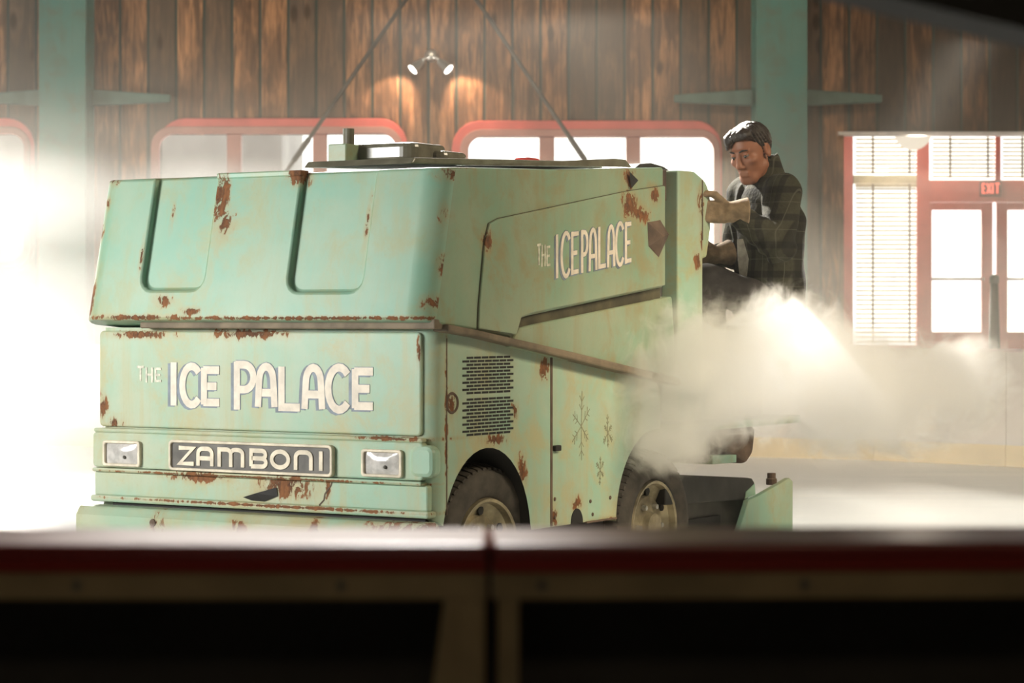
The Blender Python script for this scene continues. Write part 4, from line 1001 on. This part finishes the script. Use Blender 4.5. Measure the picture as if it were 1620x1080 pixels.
smesh('shirt', shirt_sdf, (-0.20, -0.25, 1.34), (0.24, 0.27, 2.17), 0.008, MSH, PE)
# pale lining strip folded out at the jacket edge
lm = MB().ribbon([(1.52, 0.0), (1.64, 0.012), (1.74, 0.006)], [0.03, 0.055, 0.03], lambda s, t, d: (-0.118 + 0.1*(1.64 - s) - 0.336*t*0 + t, -0.118 - d - 0.06*(t), s), 0, 0.006)
obj('lining', lm, MLI, PE)
def trouser_sdf(P):
    d = sd_ell(P, (0.055, 0.02, 1.40), (0.145, 0.195, 0.13), TR)
    for s in 'LR':
        d = smin(d, sd_caps(P, JO[s+'H'], JO[s+'K'], 0.105, 0.082), 0.04); d = smin(d, sd_caps(P, JO[s+'K'], JO[s+'F'], 0.080, 0.068), 0.02)
    return smax(d + 0.004*folds(P*1.2), 0.93 - P[..., 2], 0.006)
smesh('trousers', trouser_sdf, (-0.44, -0.40, 0.90), (0.26, 0.30, 1.62), 0.011, MTR, PE)
for s, nm in (('L', 'boot'), ('R', 'boot')):
    f = np.array(JO[s+'F'])
    def boot_sdf(P, f=f):
        d = sd_caps(P, (f[0], f[1], 0.99), (f[0] + 0.01, f[1], 0.89), 0.058, 0.055)
        d = smin(d, sd_caps(P, (f[0] + 0.03, f[1], 0.875), (f[0] - 0.17, f[1] - 0.04, 0.868), 0.048, 0.040), 0.03)
        return smax(d, 0.834 - P[..., 2], 0.006)
    smesh(nm, boot_sdf, tuple(f - (0.26, 0.13, 0.08)), tuple(f + (0.12, 0.10, 0.16)), 0.01, M['black'], PE)
# gloved hands: palm, four fingers closed round the edge, thumb on top, flared cuff
def hand(name, wr, dirv, up, size, curl, spread_side):
    d = Vector(dirv).normalized(); u = Vector(up); u = (u - d*u.dot(d)).normalized(); n = d.cross(u)     # n: palm normal side
    wv = Vector(wr)
    def L(a, b, c): return tuple(wv + d*(a*size) + u*(b*size) + n*(c*size))
    chains = []
    for i, (bz, ln, r_) in enumerate(((0.036, 0.078, 0.0125), (0.013, 0.086, 0.0130), (-0.010, 0.080, 0.0125), (-0.033, 0.066, 0.0115))):
        p = [L(0.105, bz, 0)]; ang = 0.15 + 0.04*i; a, c = 0.105, 0.0
        for k, fr_ in enumerate((0.42, 0.33, 0.25)):
            a += ln*fr_*math.cos(ang); c += ln*fr_*math.sin(ang)*spread_side; p.append(L(a, bz*(1 + 0.05*k), c)); ang += curl*(0.9 + 0.1*k)
        chains.append((p, r_*size))
    th = [L(0.030, 0.038, 0.012*spread_side), L(0.068, 0.064, 0.026*spread_side), L(0.100, 0.066, 0.036*spread_side), L(0.124, 0.056, 0.044*spread_side)]
    def f(P):
        q = (P - np.array(wr, np.float32)) @ np.array([list(d), list(u), list(n)], np.float32).T / size
        b = np.maximum(np.abs(q - np.array((0.065, 0.0, 0.0), np.float32)) - np.array((0.042, 0.032, 0.006), np.float32), 0)
        s_ = (np.linalg.norm(b, axis=-1) - 0.014)*size
        s_ = smin(s_, sd_caps(P, L(-0.005, 0, 0), L(0.04, 0, 0), 0.032*size, 0.030*size), 0.02)
        c0 = sd_caps(P, L(-0.070, 0, 0), L(0.0, 0, 0), 0.062*size, 0.042*size)
        c0 = smax(c0, -((P - np.array(L(-0.070, 0, 0), np.float32)) @ np.array(d, np.float32)), 0.004)
        s_ = smin(s_, c0, 0.012)
        for p, r_ in chains:
            for k in range(3): s_ = smin(s_, sd_caps(P, p[k], p[k+1], r_*(1 - 0.05*k), r_*(0.95 - 0.06*k)), 0.004)
        for k in range(3): s_ = smin(s_, sd_caps(P, th[k], th[k+1], 0.0155*size*(1 - 0.08*k), 0.0145*size*(1 - 0.08*k)), 0.008)
        return s_
    lo = tuple(min(wr[k], (wv + d*0.18*size)[k]) - 0.10 for k in range(3)); hi = tuple(max(wr[k], (wv + d*0.18*size)[k]) + 0.10 for k in range(3))
    return smesh(name, f, lo, hi, 0.005, MGL, PE)
hand('glove', (-0.200, -0.440, 1.862), (-0.97, -0.10, 0.02), (0.05, 0.25, 1.0), 1.22, 0.95, -1)
hand('glove', (-0.226, 0.005, 1.665), (-0.90, -0.42, -0.15), (0, 0, 1), 1.10, 0.5, -1)
# ------------------------------------------------------------------ haze and steam
def volume_mat(name, color, aniso, dens_fn, step=None):
    t = NT(name)
    d = dens_fn(t)
    v = t.n('ShaderNodeVolumeScatter', {'Color': (*color, 1), 'Density': d, 'Anisotropy': aniso})
    t.t.links.new(v.outputs[0], t.out.inputs['Volume'])
    if step: t.m.cycles.volume_step_rate = step
    return t.m
def blobs_density(blobs, nscale, amp, lo, hi, k, stretch=(1, 1, 1), detail=7.0, rough=0.62, dist=0.8):
    def fn(t):
        o = t.obj(); m = None
        for c, rr in blobs:
            d = t.vmath('LENGTH', t.vmath('DIVIDE', t.vmath('SUBTRACT', o, c).outputs[0], rr).outputs[0]).outputs['Value']
            e = t.math('SUBTRACT', 1.0, d)
            m = e if m is None else t.math('SMOOTH_MAX', m, e, 0.25)
        nz = t.noise(t.scale(o, stretch), nscale, detail, rough, dist)
        v = t.math('ADD', m, t.math('MULTIPLY', t.math('SUBTRACT', nz, 0.5), amp))
        return t.math('MULTIPLY', t.sstep(v, lo, hi), k)
    return fn
def vol_box(name, a, b, mat, label, cat):
    o = obj(name, MB().box(a, b), mat); o['kind'] = 'stuff'; o['label'] = label; o['category'] = cat
    return o
HZ = (1.0, 0.94, 0.84)
def homog(name, k, an): return volume_mat(name, HZ, an, lambda t: t.math('ADD', k, 0.0))
vol_box('haze', (-7.95, 7.6, 0.004), (8.55, 28.8, 6.95), homog('haze', 0.0022, 0.45), 'thin bright haze filling the rink hall', 'haze')
vol_box('low_haze', (-7.9, 12.7, 0.006), (8.5, 28.7, 3.0), homog('low_haze', 0.016, 0.45), 'denser layer of haze lying low over the ice', 'haze')
vol_box('mist_cloud', (-7.5, 13.0, 0.02), (-0.8, 19.5, 3.4), volume_mat('mist', (1.0, 0.98, 0.93), 0.3,
        blobs_density([((-4.0, 16.5, 1.0), (1.9, 2.2, 1.3)), ((-5.6, 16.5, 1.0), (1.8, 2.2, 1.4)), ((-3.6, 16.3, 2.15), (1.3, 1.6, 0.5)), ((-2.0, 16.3, 2.1), (1.3, 1.6, 0.4))], 0.9, 1.0, 0.0, 0.85, 0.75)),
        'thick glowing mist drifting behind the front left of the machine', 'mist')
vol_box('steam', (0.1, 10.55, 0.45), (2.7, 12.0, 1.75), volume_mat('steam', (1.0, 0.97, 0.91), 0.0,
        blobs_density([((0.90, 11.25, 1.07), (0.66, 0.5, 0.33)), ((1.30, 11.4, 1.14), (0.42, 0.42, 0.34)), ((1.66, 11.35, 0.99), (0.54, 0.42, 0.33)), ((0.72, 11.1, 0.80), (0.26, 0.38, 0.20)),
                       ((2.12, 11.35, 1.04), (0.26, 0.32, 0.26))], 4.2, 2.2, 0.0, 0.30, 5.0, detail=10.0, rough=0.68, dist=1.4), step=0.25),
        'dense white steam cloud billowing in front of the rear wheel and the person', 'steam')
